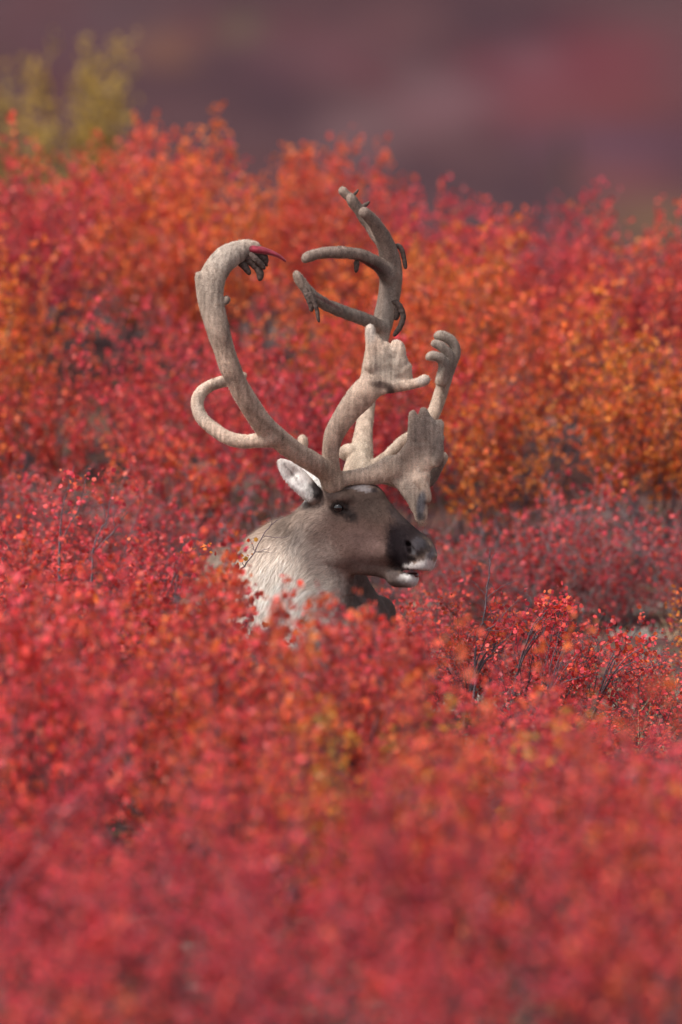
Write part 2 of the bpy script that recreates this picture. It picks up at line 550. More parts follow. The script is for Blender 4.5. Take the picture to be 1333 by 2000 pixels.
def paint_body(V):
    l = (V - HO) @ HR
    near = np.where((l < 0)[:, None], V - 2 * l[:, None] * HR[None, :], V)
    vx, vy = proj(V)
    isH = (vx > 585) & ((vy < 1112) | ((vx < 668) & (vy < 1126)) | ((vx > 748) & (vy < 1156) & (V[:, 1] < .02)))
    Q = np.where(isH[:, None], near, V)
    px, py = proj(Q)
    jx = noise3(V, 90, 3) * 5 + noise3(V, 40, 9) * 4; jy = noise3(V, 80, 5) * 5
    px = px + jx + noise3(V, 380, 15) * 5; py = py + jy + noise3(V, 400, 16) * 5
    tan = np.array([.36, .255, .195]); cream = np.array([.88, .75, .64]); face = np.array([.135, .078, .062])
    dark = np.array([.017, .012, .014]); white = np.array([.80, .78, .76])
    C = np.tile(tan, (len(V), 1))
    S = lambda *a, **k: splat(px, py, C, *a, **k)
    C = S(395, 1120, 85, 110, (.20, .135, .10), .9)
    C = S(560, 1130, 110, 75, cream, .95, -.35, 1.3)
    C = S(585, 1200, 110, 95, (.90, .83, .75), .95, 0, 1.3)
    C = S(620, 1060, 30, 80, (.60, .50, .43), .85, .1, 1.5)
    C = S(577, 1018, 22, 48, (.27, .205, .165), .7, .7, 1.6)
    C = S(582, 1050, 13, 40, (.26, .22, .20), .5, .25, 1.2)
    # head
    C = S(735, 1190, 60, 66, (.135, .098, .085), .9, 0, .6)
    C = S(710, 1035, 95, 92, face, .97, 0, .8)
    C = S(655, 1062, 42, 48, (.27, .175, .14), .85, 0, 1.5)
    C = S(636, 1092, 24, 32, (.55, .45, .39), .75, -.3, 1.5)
    C = S(715, 1062, 46, 30, (.21, .135, .118), .8, .2, 1.4)
    C = S(700, 1105, 55, 14, (.21, .155, .14), .7, .05, 1.2)
    C = S(720, 985, 52, 32, (.085, .060, .050), .9, .5, 1.3)
    C = S(662, 991, 21, 14, (.022, .016, .015), .97, .1, .7)
    C = S(660, 1012, 24, 5, (.20, .135, .11), .6, .25, 1.2)
    C = S(688, 1008, 20, 11, (.035, .027, .026), .9, .6, .9)
    C = S(706, 953, 26, 6, (.36, .32, .32), .75, .1, .7)
    C = S(733, 958, 7, 6, (.04, .03, .03), .9)
    C = S(640, 965, 22, 12, (.14, .10, .09), .7, 0, 1)
    # black muzzle
    C = S(800, 1052, 48, 34, dark, .97, .75, .6)
    C = S(777, 1076, 25, 40, dark, .97, -.1, .7)
    C = S(788, 1098, 22, 18, dark, .95, .5, .7)
    C = S(775, 1005, 26, 8, (.06, .045, .045), .8, .85, 1)
    C = S(843, 1083, 8, 13, (.17, .155, .165), .9, .4, 1.3)
    C = S(832, 1064, 10, 6, (.045, .042, .048), .7, .7, 1.4)
    C = S(832, 1105, 17, 13, (.74, .70, .67), .95, -.2, .7)
    C = S(810, 1107, 22, 6, (.52, .48, .46), .9, -.05, .8)
    C = S(818, 1060, 11, 12, (.10, .09, .10), .6, .7, 1)
    C = S(799, 1067, 7, 14, (.010, .006, .007), .95, -.5, .6)  # shade inside the nostril painted near black
    C = S(812, 1076, 6, 8, (.10, .095, .10), .6, -.5, .9)  # lit rim of the nostril painted lighter
    C = S(810, 1090, 9, 4, (.02, .017, .018), .8, .2, .7)
    # mouth and chin
    C = S(806, 1119, 26, 5.5, (.035, .016, .018), 1.0, -.06, .4)
    C = S(797, 1138, 27, 16, white, .98, .1, .5)
    C = S(766, 1128, 12, 14, (.24, .21, .20), .7, -.2, .8)
    C = S(768, 1122, 10, 8, (.05, .04, .04), .7, 0, .8)
    C = S(715, 1133, 34, 12, (.135, .098, .085), .95, 0, .5)
    # ear
    C = S(575, 935, 30, 46, (.84, .80, .77), .98, -.75, .5)
    C = S(598, 960, 17, 22, (.82, .80, .76), .9, 0, .6)
    C = S(619, 958, 12, 19, (.060, .050, .05), .95, -.2, .6)
    C = S(598, 985, 16, 7, (.06, .05, .05), .8, .5, .9)
    C = S(567, 919, 2.2, 20, (.20, .17, .16), .7, -.65, .6)
    # brisket and legs
    C = S(735, 1190, 68, 72, (.135, .098, .085), .97, 0, .6)
    C = S(770, 1190, 50, 60, (.135, .098, .085), .97, 0, .6)
    C = S(690, 1330, 95, 110, (.12, .09, .08), .95, 0, .8)
    n = noise3(V, 160, 12)
    C = C * (1 + .10 * n[:, None])
    return np.clip(C, 0.005, .85)

def make_caribou():
    root = empty('caribou', (float(at(500, 1400, .3)[0]), .35, GZ0))
    tag(root, 'bull caribou lying in the red shrubs with tall velvet antlers and cream neck', 'caribou')
    V, F = build_body()
    N = vnormals(V, F)
    C = paint_body(V)
    body = child('body', mesh_np('body', V, F, M_FUR, C), root)
    px0, py0 = proj(V)
    def comb(P, n):
        px, py = proj(P)
        hd = 1 / (1 + np.exp(-((px - 600) / 12)))
        back = -HF[None, :] * 1.0 + np.array([0, 0, -.25])
        neck = np.array([-.45, 0, -1.0])[None, :]
        sw = np.stack([noise3(P, 55, 61), noise3(P, 50, 62), noise3(P, 60, 63)], 1) * .5
        return back * hd[:, None] + (neck + sw) * (1 - hd)[:, None] + sw * .25 * hd[:, None]
    def length(P):
        px, py = proj(P)
        d = np.clip((px - 640) / 120, 0, 1)
        up = np.where(py > 1115, .006, 0)
        base = .030 + (.007 - .030) * np.clip((px - 585) / 60, 0, 1)
        m = .030 * np.exp(-((px - 590) / 70) ** 2 - ((py - 1160) / 60) ** 2)
        ear_ = (px < 622) & (py < 985)
        return np.where(ear_, .010, base + m * (px < 670)) + up * 0
    vis = lambda c: (.12 + .88 / (1 + np.exp((proj(c)[1] - 1300) / 25)) / (1 + np.exp((330 - proj(c)[0]) / 20))) * np.where((proj(c)[0] > 600) & (proj(c)[1] < 1160), 2.6, 1.0)
    def dens(c):
        px, py = proj(c)
        near_eye = np.hypot((px - 662) / 1.5, py - 991) < 12
        nose = (np.abs(px - 810) < 34) & (np.abs(py - 1119) < 9)
        nost = np.hypot(px - 803, py - 1072) < 12
        return vis(c) * np.where(near_eye | nose | nost, 0.04, 1.0)
    vt, ff, cc = strands(V, F, N, C, 230000, length, .0007, comb, lift=.28, jit=.17, seed=3, dens=dens, cvar=.38, tip=1.2, clump=.16)
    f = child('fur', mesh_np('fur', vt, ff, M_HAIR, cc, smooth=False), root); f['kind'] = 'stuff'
    # eyes
    for sd in (1, -1):
        c = H(662, 992, .0695 * sd)
        bm = uv_ball(c, .0178)
        child('eye', mesh_np('eye', *bm, M_EYE), root)
    # tongue and lower gum inside the open mouth
    t = Field(np.arange(.13, .27, .003), np.arange(-.16, .06, .003), np.arange(.60, .70, .003))
    t.cap(H(786, 1125), H(812, 1124), .010, .009, .005, squash=(HR, 2.0))
    tv, tf = t.mesh()
    if len(tv): child('tongue', mesh_np('tongue', tv, tf, M_RAW_DARK), root)
    antlers(root)
    return root

def uv_ball(c, r, nu=20, nv=12):
    vs, fs = [], []
    for j in range(nv + 1):
        ph = math.pi * j / nv
        for i in range(nu):
            a = 2 * math.pi * i / nu
            vs.append((c[0] + r * math.sin(ph) * math.cos(a), c[1] + r * math.sin(ph) * math.sin(a), c[2] + r * math.cos(ph)))
    for j in range(nv):
        for i in range(nu):
            fs.append((j * nu + i, (j + 1) * nu + i, (j + 1) * nu + (i + 1) % nu, j * nu + (i + 1) % nu))
    return np.array(vs), np.array(fs)

M_RAW_DARK = mat_plain('mouth_flesh', (0.09, 0.03, 0.032), 0.3, 0.5, 0.3)

def antler_mesh(fl, name, paint, root, count, seed):
    V, F = fl.mesh()
    V = relax(V, F, 2, .45)
    N = vnormals(V, F)
    # low relief: ridges and veins running in the velvet
    V = V + N * (noise3(V * np.array([1, 1, .35]), 150, seed) * .0015 + noise3(V, 60, seed + 1) * .0018 + noise3(V * np.array([1, 1, .12]), 330, seed + 2) * .0016)[:, None]
    C = paint(V)
    o = child(name, mesh_np(name, V, F, M_VELVET, C), root)
    cb = lambda P, n: np.tile(np.array([.05, .0, 1.0]), (len(P), 1))
    vt, ff, cc = strands(V, F, N, C, count, .0055, .0006, cb, lift=.9, jit=.35, seed=seed, cvar=.5, tip=1.9)  # pale tips paint a lit rim onto the fuzz
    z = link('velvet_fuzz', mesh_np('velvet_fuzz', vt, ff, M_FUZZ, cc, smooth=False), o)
    z['kind'] = 'stuff'
    return o

def sub(name, fl, mat, parent):
    V, F = fl.mesh(); V = relax(V, F, 1, .4)
    return link(name, mesh_np(name, V, F, mat), parent)

def small_field(rows, pad=.03, h=.0022):
    P = np.array([at(a, b, c) for a, b, c, _ in rows])
    lo, hi = P.min(0) - pad, P.max(0) + pad
    return Field(*[np.arange(lo[i], hi[i], h) for i in range(3)])

def antlers(root):
    g = .0029
    x0, x1 = at(365, 1000)[0], at(905, 1000)[0]
    # ---- near antler
    fl = Field(np.arange(x0 - .02, x1, g), np.arange(-.48, .06, g), np.arange(at(0, 1030)[2], at(0, 455)[2], g))
    k = .018
    ymain = [(650, 944, -.075, 21), (640, 925, -.085, 21), (615, 905, -.12, 21), (580, 884, -.17, 21), (548, 860, -.21, 22), (520, 836, -.25, 22.5),
             (494, 800, -.29, 22), (472, 764, -.32, 21), (452, 722, -.345, 21), (437, 680, -.36, 22), (425, 640, -.37, 24), (415, 600, -.37, 26),
             (410, 570, -.365, 27), (414, 545, -.355, 27), (428, 520, -.34, 26), (446, 502, -.32, 25), (466, 492, -.30, 22), (486, 485, -.285, 17), (500, 484, -.275, 12)]
    beam(fl, ymain, k, squash=((0.35, 1, 0), .72))
    beam(fl, [(396, 558, -.36, 12), (392, 545, -.36, 9), (389, 536, -.36, 5)], .01)       # heel bump on the bend
    fl.cap(at(388, 552, -.36), at(385, 556, -.36), .004, .003, .004)
    beam(fl, [(442, 590, -.372, 5), (443, 584, -.372, 5)], .008)
    # back tine, curling up behind the beam
    beam(fl, [(525, 858, -.24, 17), (500, 861, -.24, 14), (474, 863, -.235, 13.5), (446, 856, -.225, 13.5), (418, 838, -.21, 13), (396, 818, -.19, 12.5), (386, 796, -.17, 12),
              (389, 773, -.15, 11.5), (404, 757, -.13, 11), (426, 748, -.12, 10.5), (450, 742, -.12, 9.5), (470, 738, -.13, 7), (476, 734, -.13, 5)], .02)
    # upright tine with its toothed palm
    beam(fl, [(650, 940, -.075, 20), (648, 915, -.085, 18), (646, 885, -.095, 18), (651, 855, -.105, 19), (664, 828, -.115, 21), (682, 802, -.125, 24), (704, 776, -.135, 27), (726, 752, -.145, 27)],
         k, squash=((0, 1, 0), .72))
    A = lambda x, y, d=-.15: at(x, y, d)
    palm = [((704, 772), (722, 715), (760, 745)), ((722, 715), (760, 745), (785, 705)), ((722, 715), (785, 705), (770, 688)), ((722, 715), (770, 688), (732, 680)),
            ((722, 740), (700, 770), (730, 765)), ((760, 752), (785, 705), (798, 745)), ((735, 765), (760, 752), (790, 752)), ((732, 680), (755, 690), (728, 655)), ((724, 658), (722, 715), (752, 682)), ((752, 682), (722, 715), (785, 702)), ((752, 682), (785, 702), (779, 682)), ((785, 705), (797, 724), (798, 748)), ((722, 715), (785, 705), (760, 750))]
    for a, b, c in palm: fl.tri(A(*a), A(*b), A(*c), .0125, .010)
    beam(fl, [(728, 715, -.15, 11), (727, 680, -.15, 11), (724, 655, -.148, 10), (723, 642, -.146, 8)], .012)
    beam(fl, [(748, 700, -.15, 10), (750, 684, -.15, 9), (755, 675, -.15, 6)], .010)
    beam(fl, [(776, 712, -.15, 12), (782, 692, -.15, 11), (780, 676, -.148, 8), (770, 671, -.146, 5)], .010)
    beam(fl, [(785, 725, -.15, 11), (797, 715, -.15, 7)], .010)
    beam(fl, [(770, 752, -.15, 13), (792, 753, -.155, 9.5), (812, 749, -.16, 8.5), (827, 744, -.165, 9.5), (830, 742, -.165, 8)], .014)
    # brow tine widening into the shovel over the face
    beam(fl, [(650, 942, -.07, 20), (680, 934, -.065, 16), (712, 930, -.055, 18), (742, 924, -.045, 22), (768, 914, -.04, 26)], k, squash=((0.2, 1, 0), .75))
    B = lambda x, y, d=-.045: at(x, y, d)
    shovel = [((760, 925), (800, 870), (815, 925)), ((800, 870), (815, 925), (850, 870)), ((800, 870), (850, 870), (812, 835)), ((812, 835), (850, 870), (850, 838)),
              ((760, 930), (815, 925), (800, 962)), ((815, 925), (800, 962), (825, 965)), ((800, 962), (825, 965), (818, 995)), ((815, 925), (848, 895), (832, 925)),
              ((850, 870), (815, 925), (848, 898)), ((770, 905), (800, 870), (790, 925)), ((812, 930), (834, 930), (826, 965)), ((802, 856), (860, 856), (812, 822)), ((812, 822), (860, 856), (838, 820)), ((838, 820), (860, 856), (860, 836)), ((800, 962), (834, 968), (822, 1000)), ((760, 930), (800, 962), (820, 992)), ((815, 925), (834, 930), (834, 968)), ((800, 962), (815, 925), (834, 968))]
    for a, b, c in shovel: fl.tri(B(*a), B(*b), B(*c), .0090, .010)
    beam(fl, [(808, 850, -.045, 11), (808, 825, -.045, 9), (807, 808, -.045, 6)], .010, squash=((0, 1, 0), .6))
    beam(fl, [(828, 845, -.045, 12), (829, 818, -.045, 10.5), (827, 802, -.045, 6)], .010, squash=((0, 1, 0), .6))
    beam(fl, [(850, 850, -.045, 13), (856, 834, -.045, 9.5), (860, 827, -.045, 5)], .012, squash=((0, 1, 0), .6))
    beam(fl, [(856, 862, -.045, 10), (857, 885, -.05, 9), (850, 905, -.05, 8)], .012)
    beam(fl, [(800, 945, -.05, 21), (812, 970, -.05, 20), (820, 992, -.05, 16), (823, 1007, -.05, 11), (822, 1012, -.05, 8)], .010, squash=((0, 1, 0), .45))
    beam(fl, [(818, 935, -.055, 10), (830, 955, -.055, 9), (834, 975, -.055, 8)], .012)
    def paint_near(V):
        px, py = proj(V)
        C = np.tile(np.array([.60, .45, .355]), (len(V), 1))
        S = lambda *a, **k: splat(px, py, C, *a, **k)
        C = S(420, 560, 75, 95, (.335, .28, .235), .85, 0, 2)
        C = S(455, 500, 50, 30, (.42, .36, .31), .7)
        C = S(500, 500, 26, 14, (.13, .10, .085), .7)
        C = S(447, 590, 6, 70, (.17, .13, .11), .75, 0, 1.2)  # dark strips paint groove and shade along the beam's right side
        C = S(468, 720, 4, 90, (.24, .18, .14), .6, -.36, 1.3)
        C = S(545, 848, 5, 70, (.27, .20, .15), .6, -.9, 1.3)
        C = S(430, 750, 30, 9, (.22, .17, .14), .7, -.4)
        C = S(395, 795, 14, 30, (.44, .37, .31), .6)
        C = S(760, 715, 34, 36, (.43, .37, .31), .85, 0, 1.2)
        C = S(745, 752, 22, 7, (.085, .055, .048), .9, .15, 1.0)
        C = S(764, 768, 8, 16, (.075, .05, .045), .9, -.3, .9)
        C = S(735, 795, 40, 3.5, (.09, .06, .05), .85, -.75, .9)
        C = S(724, 650, 10, 20, (.50, .44, .39), .8)
        C = S(828, 744, 14, 9, (.50, .44, .39), .8)
        C = S(667, 860, 5, 40, (.24, .175, .135), .55, .1, 1.2)
        C = S(648, 925, 30, 26, (.30, .215, .155), .7, 0, 1.6)
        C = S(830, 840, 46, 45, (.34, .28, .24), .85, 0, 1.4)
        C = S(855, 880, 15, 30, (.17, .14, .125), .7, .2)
        C = S(780, 905, 45, 9, (.25, .19, .15), .5, -.6, 1.4)
        C = S(800, 965, 26, 36, (.35, .295, .25), .8, -.6, 1.4)
        C = S(823, 985, 9, 26, (.155, .15, .165), .95, .15, .6)
        C = S(822, 1010, 9, 8, (.06, .055, .06), .9)
        n = noise3(V * np.array([1, 1, .3]), 170, 2)[:, None]; m = noise3(V, 300, 8)[:, None]
        st = noise3(V * np.array([1, 1, .12]), 420, 14)[:, None]
        return np.clip(C * (1 + .30 * n + .15 * m + .24 * st - .10 * np.clip(noise3(V, 900, 77)[:, None] * 3, -1, 1)), .01, .8)
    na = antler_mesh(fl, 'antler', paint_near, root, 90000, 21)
    na['label'] = 'near antler with torn velvet at its tip'
    # torn end: the raw red tine and the shreds of velvet that hang from it
    rows = [(474, 487, -.30, 7), (490, 487, -.30, 7), (510, 489, -.295, 7), (530, 494, -.29, 5), (546, 501, -.285, 3.2), (559, 511, -.28, 1.4)]
    f = small_field(rows); S_ = smooth_path(rows, 5); P = [at(a, b, c) for a, b, c, _ in S_]
    for i in range(len(P) - 1): f.cap(P[i], P[i + 1], max(.0012, S_[i][3] / PXM), max(.0012, S_[i + 1][3] / PXM), .003)
    sub('bare_tine', f, M_RAW, na)
    for rows in ([(478, 500, -.30, 9), (492, 512, -.30, 8), (504, 524, -.30, 7), (509, 536, -.30, 6.5), (508, 545, -.30, 4.5)],
                 [(470, 514, -.30, 6), (478, 520, -.31, 6.5), (485, 530, -.31, 5), (487, 534, -.31, 3)],
                 [(500, 494, -.28, 8), (512, 500, -.28, 9), (518, 508, -.28, 6.5), (520, 517, -.28, 2.2), (523, 519, -.28, 1.2)],
                 [(490, 497, -.31, 5), (500, 507, -.315, 6), (512, 518, -.31, 5), (516, 524, -.31, 3)]):
        f = small_field(rows); S_ = smooth_path(rows, 4); P = [at(a, b, c) for a, b, c, _ in S_]
        for i in range(len(P) - 1): f.cap(P[i], P[i + 1], S_[i][3] / PXM * (1 + .07 * math.sin(i * 2.3)), S_[i + 1][3] / PXM * (1 + .07 * math.sin((i + 1) * 2.3)), .003)
        sub('velvet_shred', f, M_SHRED, na)

    # ---- far antler
    fl = Field(np.arange(at(560, 1000)[0], at(915, 1000)[0], g), np.arange(-.06, .44, g), np.arange(at(0, 965)[2], at(0, 350)[2], g))
    beam(fl, [(690, 945, .05, 24), (697, 922, .07, 28), (704, 900, .09, 27), (708, 870, .12, 22), (712, 830, .16, 19), (716, 790, .20, 19), (721, 745, .24, 19), (728, 705, .27, 20),
              (738, 665, .29, 21), (748, 630, .30, 22), (757, 595, .305, 22), (763, 560, .30, 23), (765, 530, .29, 23), (761, 500, .275, 21), (752, 472, .255, 18), (740, 448, .235, 15),
              (727, 430, .215, 12), (715, 418, .20, 10), (709, 414, .195, 8)], .018, squash=((0.4, 1, 0), .75))
    beam(fl, [(746, 475, .28, 12), (728, 450, .29, 10), (708, 420, .29, 10), (692, 398, .28, 9), (686, 386, .275, 7.5)], .010)
    beam(fl, [(724, 440, .30, 6), (700, 410, .31, 7), (684, 388, .305, 7), (672, 375, .30, 6.5), (669, 372, .30, 5)], .008)
    beam(fl, [(757, 535, .28, 18), (738, 516, .25, 15), (712, 501, .22, 12), (685, 495, .19, 11), (655, 493, .165, 11), (628, 495, .145, 10), (605, 501, .13, 9), (598, 505, .13, 7)], .020)
    beam(fl, [(745, 640, .28, 14), (722, 628, .24, 13.5), (695, 618, .20, 13.5), (665, 607, .17, 13), (638, 596, .145, 11), (618, 582, .13, 10), (600, 566, .12, 9.5), (588, 550, .115, 9), (580, 536, .11, 7)], .018)
    beam(fl, [(672, 885, .12, 14), (684, 882, .10, 16), (700, 885, .10, 16)], .02)
    # tall fingered tine
    beam(fl, [(715, 918, .06, 13), (745, 900, .075, 11), (780, 868, .09, 10), (812, 845, .10, 11), (838, 822, .11, 13), (850, 800, .115, 14), (862, 765, .12, 14), (870, 738, .12, 13)], .016, squash=((0.3, 1, 0), .8))
    beam(fl, [(868, 745, .12, 12), (880, 715, .12, 10.5), (890, 690, .12, 9.5), (887, 672, .115, 9), (874, 660, .11, 8.5), (860, 655, .105, 7.5), (855, 657, .105, 6)], .010)
    beam(fl, [(866, 740, .10, 11), (876, 712, .10, 9), (876, 694, .095, 8.5), (866, 680, .085, 8), (853, 672, .08, 6.5), (849, 671, .08, 5)], .008)
    beam(fl, [(860, 745, .08, 11), (868, 720, .075, 9.5), (866, 706, .07, 8.5), (856, 697, .06, 7.5), (843, 695, .055, 6.5), (838, 698, .055, 5)], .008)
    # its lower brow tine seen past the shovel
    beam(fl, [(715, 922, .05, 14), (760, 935, .04, 14), (800, 945, .035, 16), (835, 940, .03, 13), (850, 918, .03, 13), (862, 898, .03, 10), (864, 892, .03, 8)], .02, squash=((0, 1, 0), .6))
    beam(fl, [(592, 872, .02, 9), (592, 862, .02, 8), (590, 856, .02, 6)], .01)
    def paint_far(V):
        px, py = proj(V)
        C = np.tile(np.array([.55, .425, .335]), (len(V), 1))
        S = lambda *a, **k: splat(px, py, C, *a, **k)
        C = S(690, 500, 125, 150, (.25, .19, .16), .95, 0, .8)  # upper part painted darker to stand for backlit shading
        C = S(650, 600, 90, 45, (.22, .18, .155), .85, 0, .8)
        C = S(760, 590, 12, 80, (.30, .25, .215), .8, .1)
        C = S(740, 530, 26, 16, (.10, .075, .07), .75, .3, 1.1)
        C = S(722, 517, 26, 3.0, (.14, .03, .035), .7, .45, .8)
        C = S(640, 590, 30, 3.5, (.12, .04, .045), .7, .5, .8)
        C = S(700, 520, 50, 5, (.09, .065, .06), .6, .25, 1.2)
        C = S(870, 690, 40, 60, (.27, .23, .20), .85, 0, 1.2)
        C = S(850, 920, 24, 40, (.20, .16, .14), .9)
        C = S(705, 890, 25, 35, (.47, .385, .30), .8)
        n = noise3(V * np.array([1, 1, .3]), 170, 4)[:, None]; m = noise3(V, 300, 7)[:, None]
        st = noise3(V * np.array([1, 1, .12]), 420, 15)[:, None]
        return np.clip(C * (1 + .30 * n + .15 * m + .24 * st - .10 * np.clip(noise3(V, 900, 78)[:, None] * 3, -1, 1)), .01, .8)
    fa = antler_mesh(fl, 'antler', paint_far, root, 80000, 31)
    fa['label'] = 'far antler with rear tines and a fingered brow tine'
    for rows in ([(596, 566, .11, 7), (602, 580, .10, 7), (608, 596, .10, 6), (609, 606, .10, 4)],
                 [(606, 574, .10, 6), (614, 590, .095, 5.5), (620, 608, .095, 4.5), (622, 622, .095, 3.5), (624, 629, .095, 1.8)],
                 [(697, 512, .20, 6), (697, 520, .20, 5.5), (696, 530, .20, 4)],
                 [(766, 484, .27, 5), (778, 480, .27, 5), (785, 488, .27, 5.5), (789, 502, .27, 5), (792, 518, .27, 4.5), (793, 524, .27, 2)],
                 [(764, 588, .29, 6), (776, 592, .28, 6), (784, 604, .28, 6.5), (788, 620, .28, 6), (782, 638, .28, 6), (774, 650, .28, 5), (770, 655, .28, 3)],
                 [(776, 600, .29, 7), (776, 612, .29, 7), (774, 622, .29, 5)],
                 [(690, 382, .28, 4), (697, 375, .28, 2.5), (700, 370, .28, 1.6)], [(708, 404, .28, 5), (716, 399, .28, 4), (722, 394, .28, 1.8)],
                 [(736, 432, .28, 4), (743, 428, .28, 2.0)]):
        f = small_field(rows); S_ = smooth_path(rows, 4); P = [at(a, b, c) for a, b, c, _ in S_]
        for i in range(len(P) - 1): f.cap(P[i], P[i + 1], max(.0015, S_[i][3] / PXM * (.85 + .07 * math.sin(i * 2.3))), max(.0015, S_[i + 1][3] / PXM * (.85 + .07 * math.sin((i + 1) * 2.3))), .003)
        sub('velvet_shred', f, M_SHRED, fa)

# ------------------------------------------------------------------ ground
def sstep(a, b, x):
    t = np.clip((x - a) / (b - a), 0, 1)
    return t * t * (3 - 2 * t)

def ground_h(x, y):
    x = np.asarray(x, float); y = np.asarray(y, float)
    z = 0.12 + 0.12 * sstep(2.0, 8.5, -y)                       # rises a little towards the camera
    z = z + 0.62 * sstep(3.2, 9.0, y) * (1 - .10 * np.clip(x, -2, 2))
    z = z - 0.50 * sstep(9.0, 14.0, y) - 0.7 * sstep(12, 30, y)
    z = z - 24.0 * sstep(24, 230, y)
    z = z + 0.15 * np.clip(y - 250, 0, 700) + 0.05 * np.clip(y - 950, 0, 3000)
    nz = .03 * np.sin(x * 2.1 + y * 1.3) + .025 * np.sin(x * 3.7 - y * 2.9 + 1) + .012 * np.sin(x * 9 + 2) * np.sin(y * 8)
    far = .9 * np.sin(x * .11 + 1.3) * np.sin(y * .07) + .4 * np.sin(x * .31 + y * .23)
    return z + nz * (1 - sstep(12, 30, np.abs(y))) + far * sstep(180, 260, y)

def mat_ground():
    m, nt, N, L, b = new_mat('tundra_ground')
    g = N.new('ShaderNodeNewGeometry')
    def noise(scale, det=4, off=0, sc=(1, 1, 1)):
        mp = N.new('ShaderNodeMapping'); mp.inputs['Location'].default_value = (off, off * 2, 0); mp.inputs['Scale'].default_value = sc
        L.new(g.outputs['Position'], mp.inputs['Vector'])
        n = N.new('ShaderNodeTexNoise'); n.inputs['Scale'].default_value = scale; n.inputs['Detail'].default_value = det
        L.new(mp.outputs[0], n.inputs['Vector']); return n.outputs['Fac']
    def mix(f, a, c):
        x = N.new('ShaderNodeMix'); x.data_type = 'RGBA'
        for s_, v in ((x.inputs[0], f), (x.inputs[6], a), (x.inputs[7], c)):
            if isinstance(v, (tuple, float)):
                s_.default_value = v if isinstance(v, float) else (*v, 1)
            else: L.new(v, s_)
        return x.outputs[2]
    # near: litter, moss, pale lichen
    r1 = ramp(N, [(.30, (.050, .030, .030)), (.48, (.10, .050, .048)), (.58, (.15, .08, .06)), (.66, (.07, .06, .035))]); L.new(noise(9, 6), r1.inputs[0])
    r2 = ramp(N, [(.60, (0, 0, 0)), (.70, (1, 1, 1))]); L.new(noise(4.5, 5, 7), r2.inputs[0])
    near = mix(r2.outputs[0], r1.outputs[0], (.27, .22, .20))
    # far hillside: patches of purple-brown, crimson, grey-pink heath
    f1 = ramp(N, [(.30, (.042, .020, .027)), (.45, (.058, .026, .031)), (.56, (.074, .034, .038)), (.64, (.076, .024, .029)), (.74, (.060, .034, .026))])
    L.new(noise(.16, 3, 3, (1, .35, 1)), f1.inputs[0])
    far = f1.outputs[0]
    def blob(px, py, rx, ry, col, a):
        nonlocal far
        # a patch of heath on the hillside
        d = ray(px, py); t = 300.0
        for _ in range(4000):
            p = CAM + d * t
            if p[2] < ground_h(p[0], p[1]): break
            t += 0.5
        vm = N.new('ShaderNodeVectorMath'); vm.operation = 'SUBTRACT'; L.new(g.outputs['Position'], vm.inputs[0]); vm.inputs[1].default_value = p
        sc = N.new('ShaderNodeVectorMath'); sc.operation = 'MULTIPLY'; L.new(vm.outputs[0], sc.inputs[0])
        k = t / DIST / PXM
        sc.inputs[1].default_value = (1 / (rx * k), 0.0, 1 / (ry * k))
        ln = N.new('ShaderNodeVectorMath'); ln.operation = 'LENGTH'; L.new(sc.outputs[0], ln.inputs[0])
        ad = N.new('ShaderNodeMath'); ad.operation = 'MULTIPLY_ADD'; L.new(noise(.35, 3, px), ad.inputs[0]); ad.inputs[1].default_value = 1.6; L.new(ln.outputs['Value'], ad.inputs[2])
        mr = N.new('ShaderNodeMapRange'); mr.inputs['From Min'].default_value = 0.9; mr.inputs['From Max'].default_value = 2.5
        mr.inputs['To Min'].default_value = a; mr.inputs['To Max'].default_value = 0; L.new(ad.outputs[0], mr.inputs['Value'])
        far = mix(mr.outputs[0], far, col)
    for bl in BLOBS: blob(*bl)
    sp = N.new('ShaderNodeSeparateXYZ'); L.new(g.outputs['Position'], sp.inputs[0])
    mr = N.new('ShaderNodeMapRange'); L.new(sp.outputs['Y'], mr.inputs['Value']); mr.inputs['From Min'].default_value = 14; mr.inputs['From Max'].default_value = 60
    L.new(mix(mr.outputs[0], near, far), b.inputs['Base Color'])
    b.inputs['Roughness'].default_value = .95; b.inputs['Specular IOR Level'].default_value = .15
    bp = N.new('ShaderNodeBump'); bp.inputs['Distance'].default_value = .02; bp.inputs['Strength'].default_value = .6
    L.new(noise(40, 5), bp.inputs['Height']); L.new(bp.outputs[0], b.inputs['Normal'])
    return m

BLOBS = [(1180, 110, 170, 55, (.125, .018, .028), 0.53), (1230, 220, 160, 40, (.12, .025, .028), 0.53), (1020, 170, 130, 45, (.20, .035, .05), 0.37),
         (1220, 350, 120, 60, (.16, .045, .048), 0.43), (850, 200, 90, 35, (.16, .09, .10), 0.50), (690, 265, 80, 45, (.15, .085, .09), 0.50), (1035, 115, 60, 35, (.11, .06, .07), 0.40),
         (320, 95, 60, 30, (.20, .085, .035), 0.43), (470, 55, 40, 20, (.12, .10, .05), 0.37), (1290, 430, 110, 35, (.16, .10, .04), 0.50), (1210, 285, 150, 25, (.055, .032, .06), 0.50),
         (640, 110, 120, 40, (.15, .05, .065), 0.31), (120, 60, 180, 60, (.055, .042, .052), 0.37)]

def grid_axis(bp):
    out = []
    for a, b, st in bp: out += list(np.arange(a, b, st))
    out.append(bp[-1][1])
    return np.array(out)

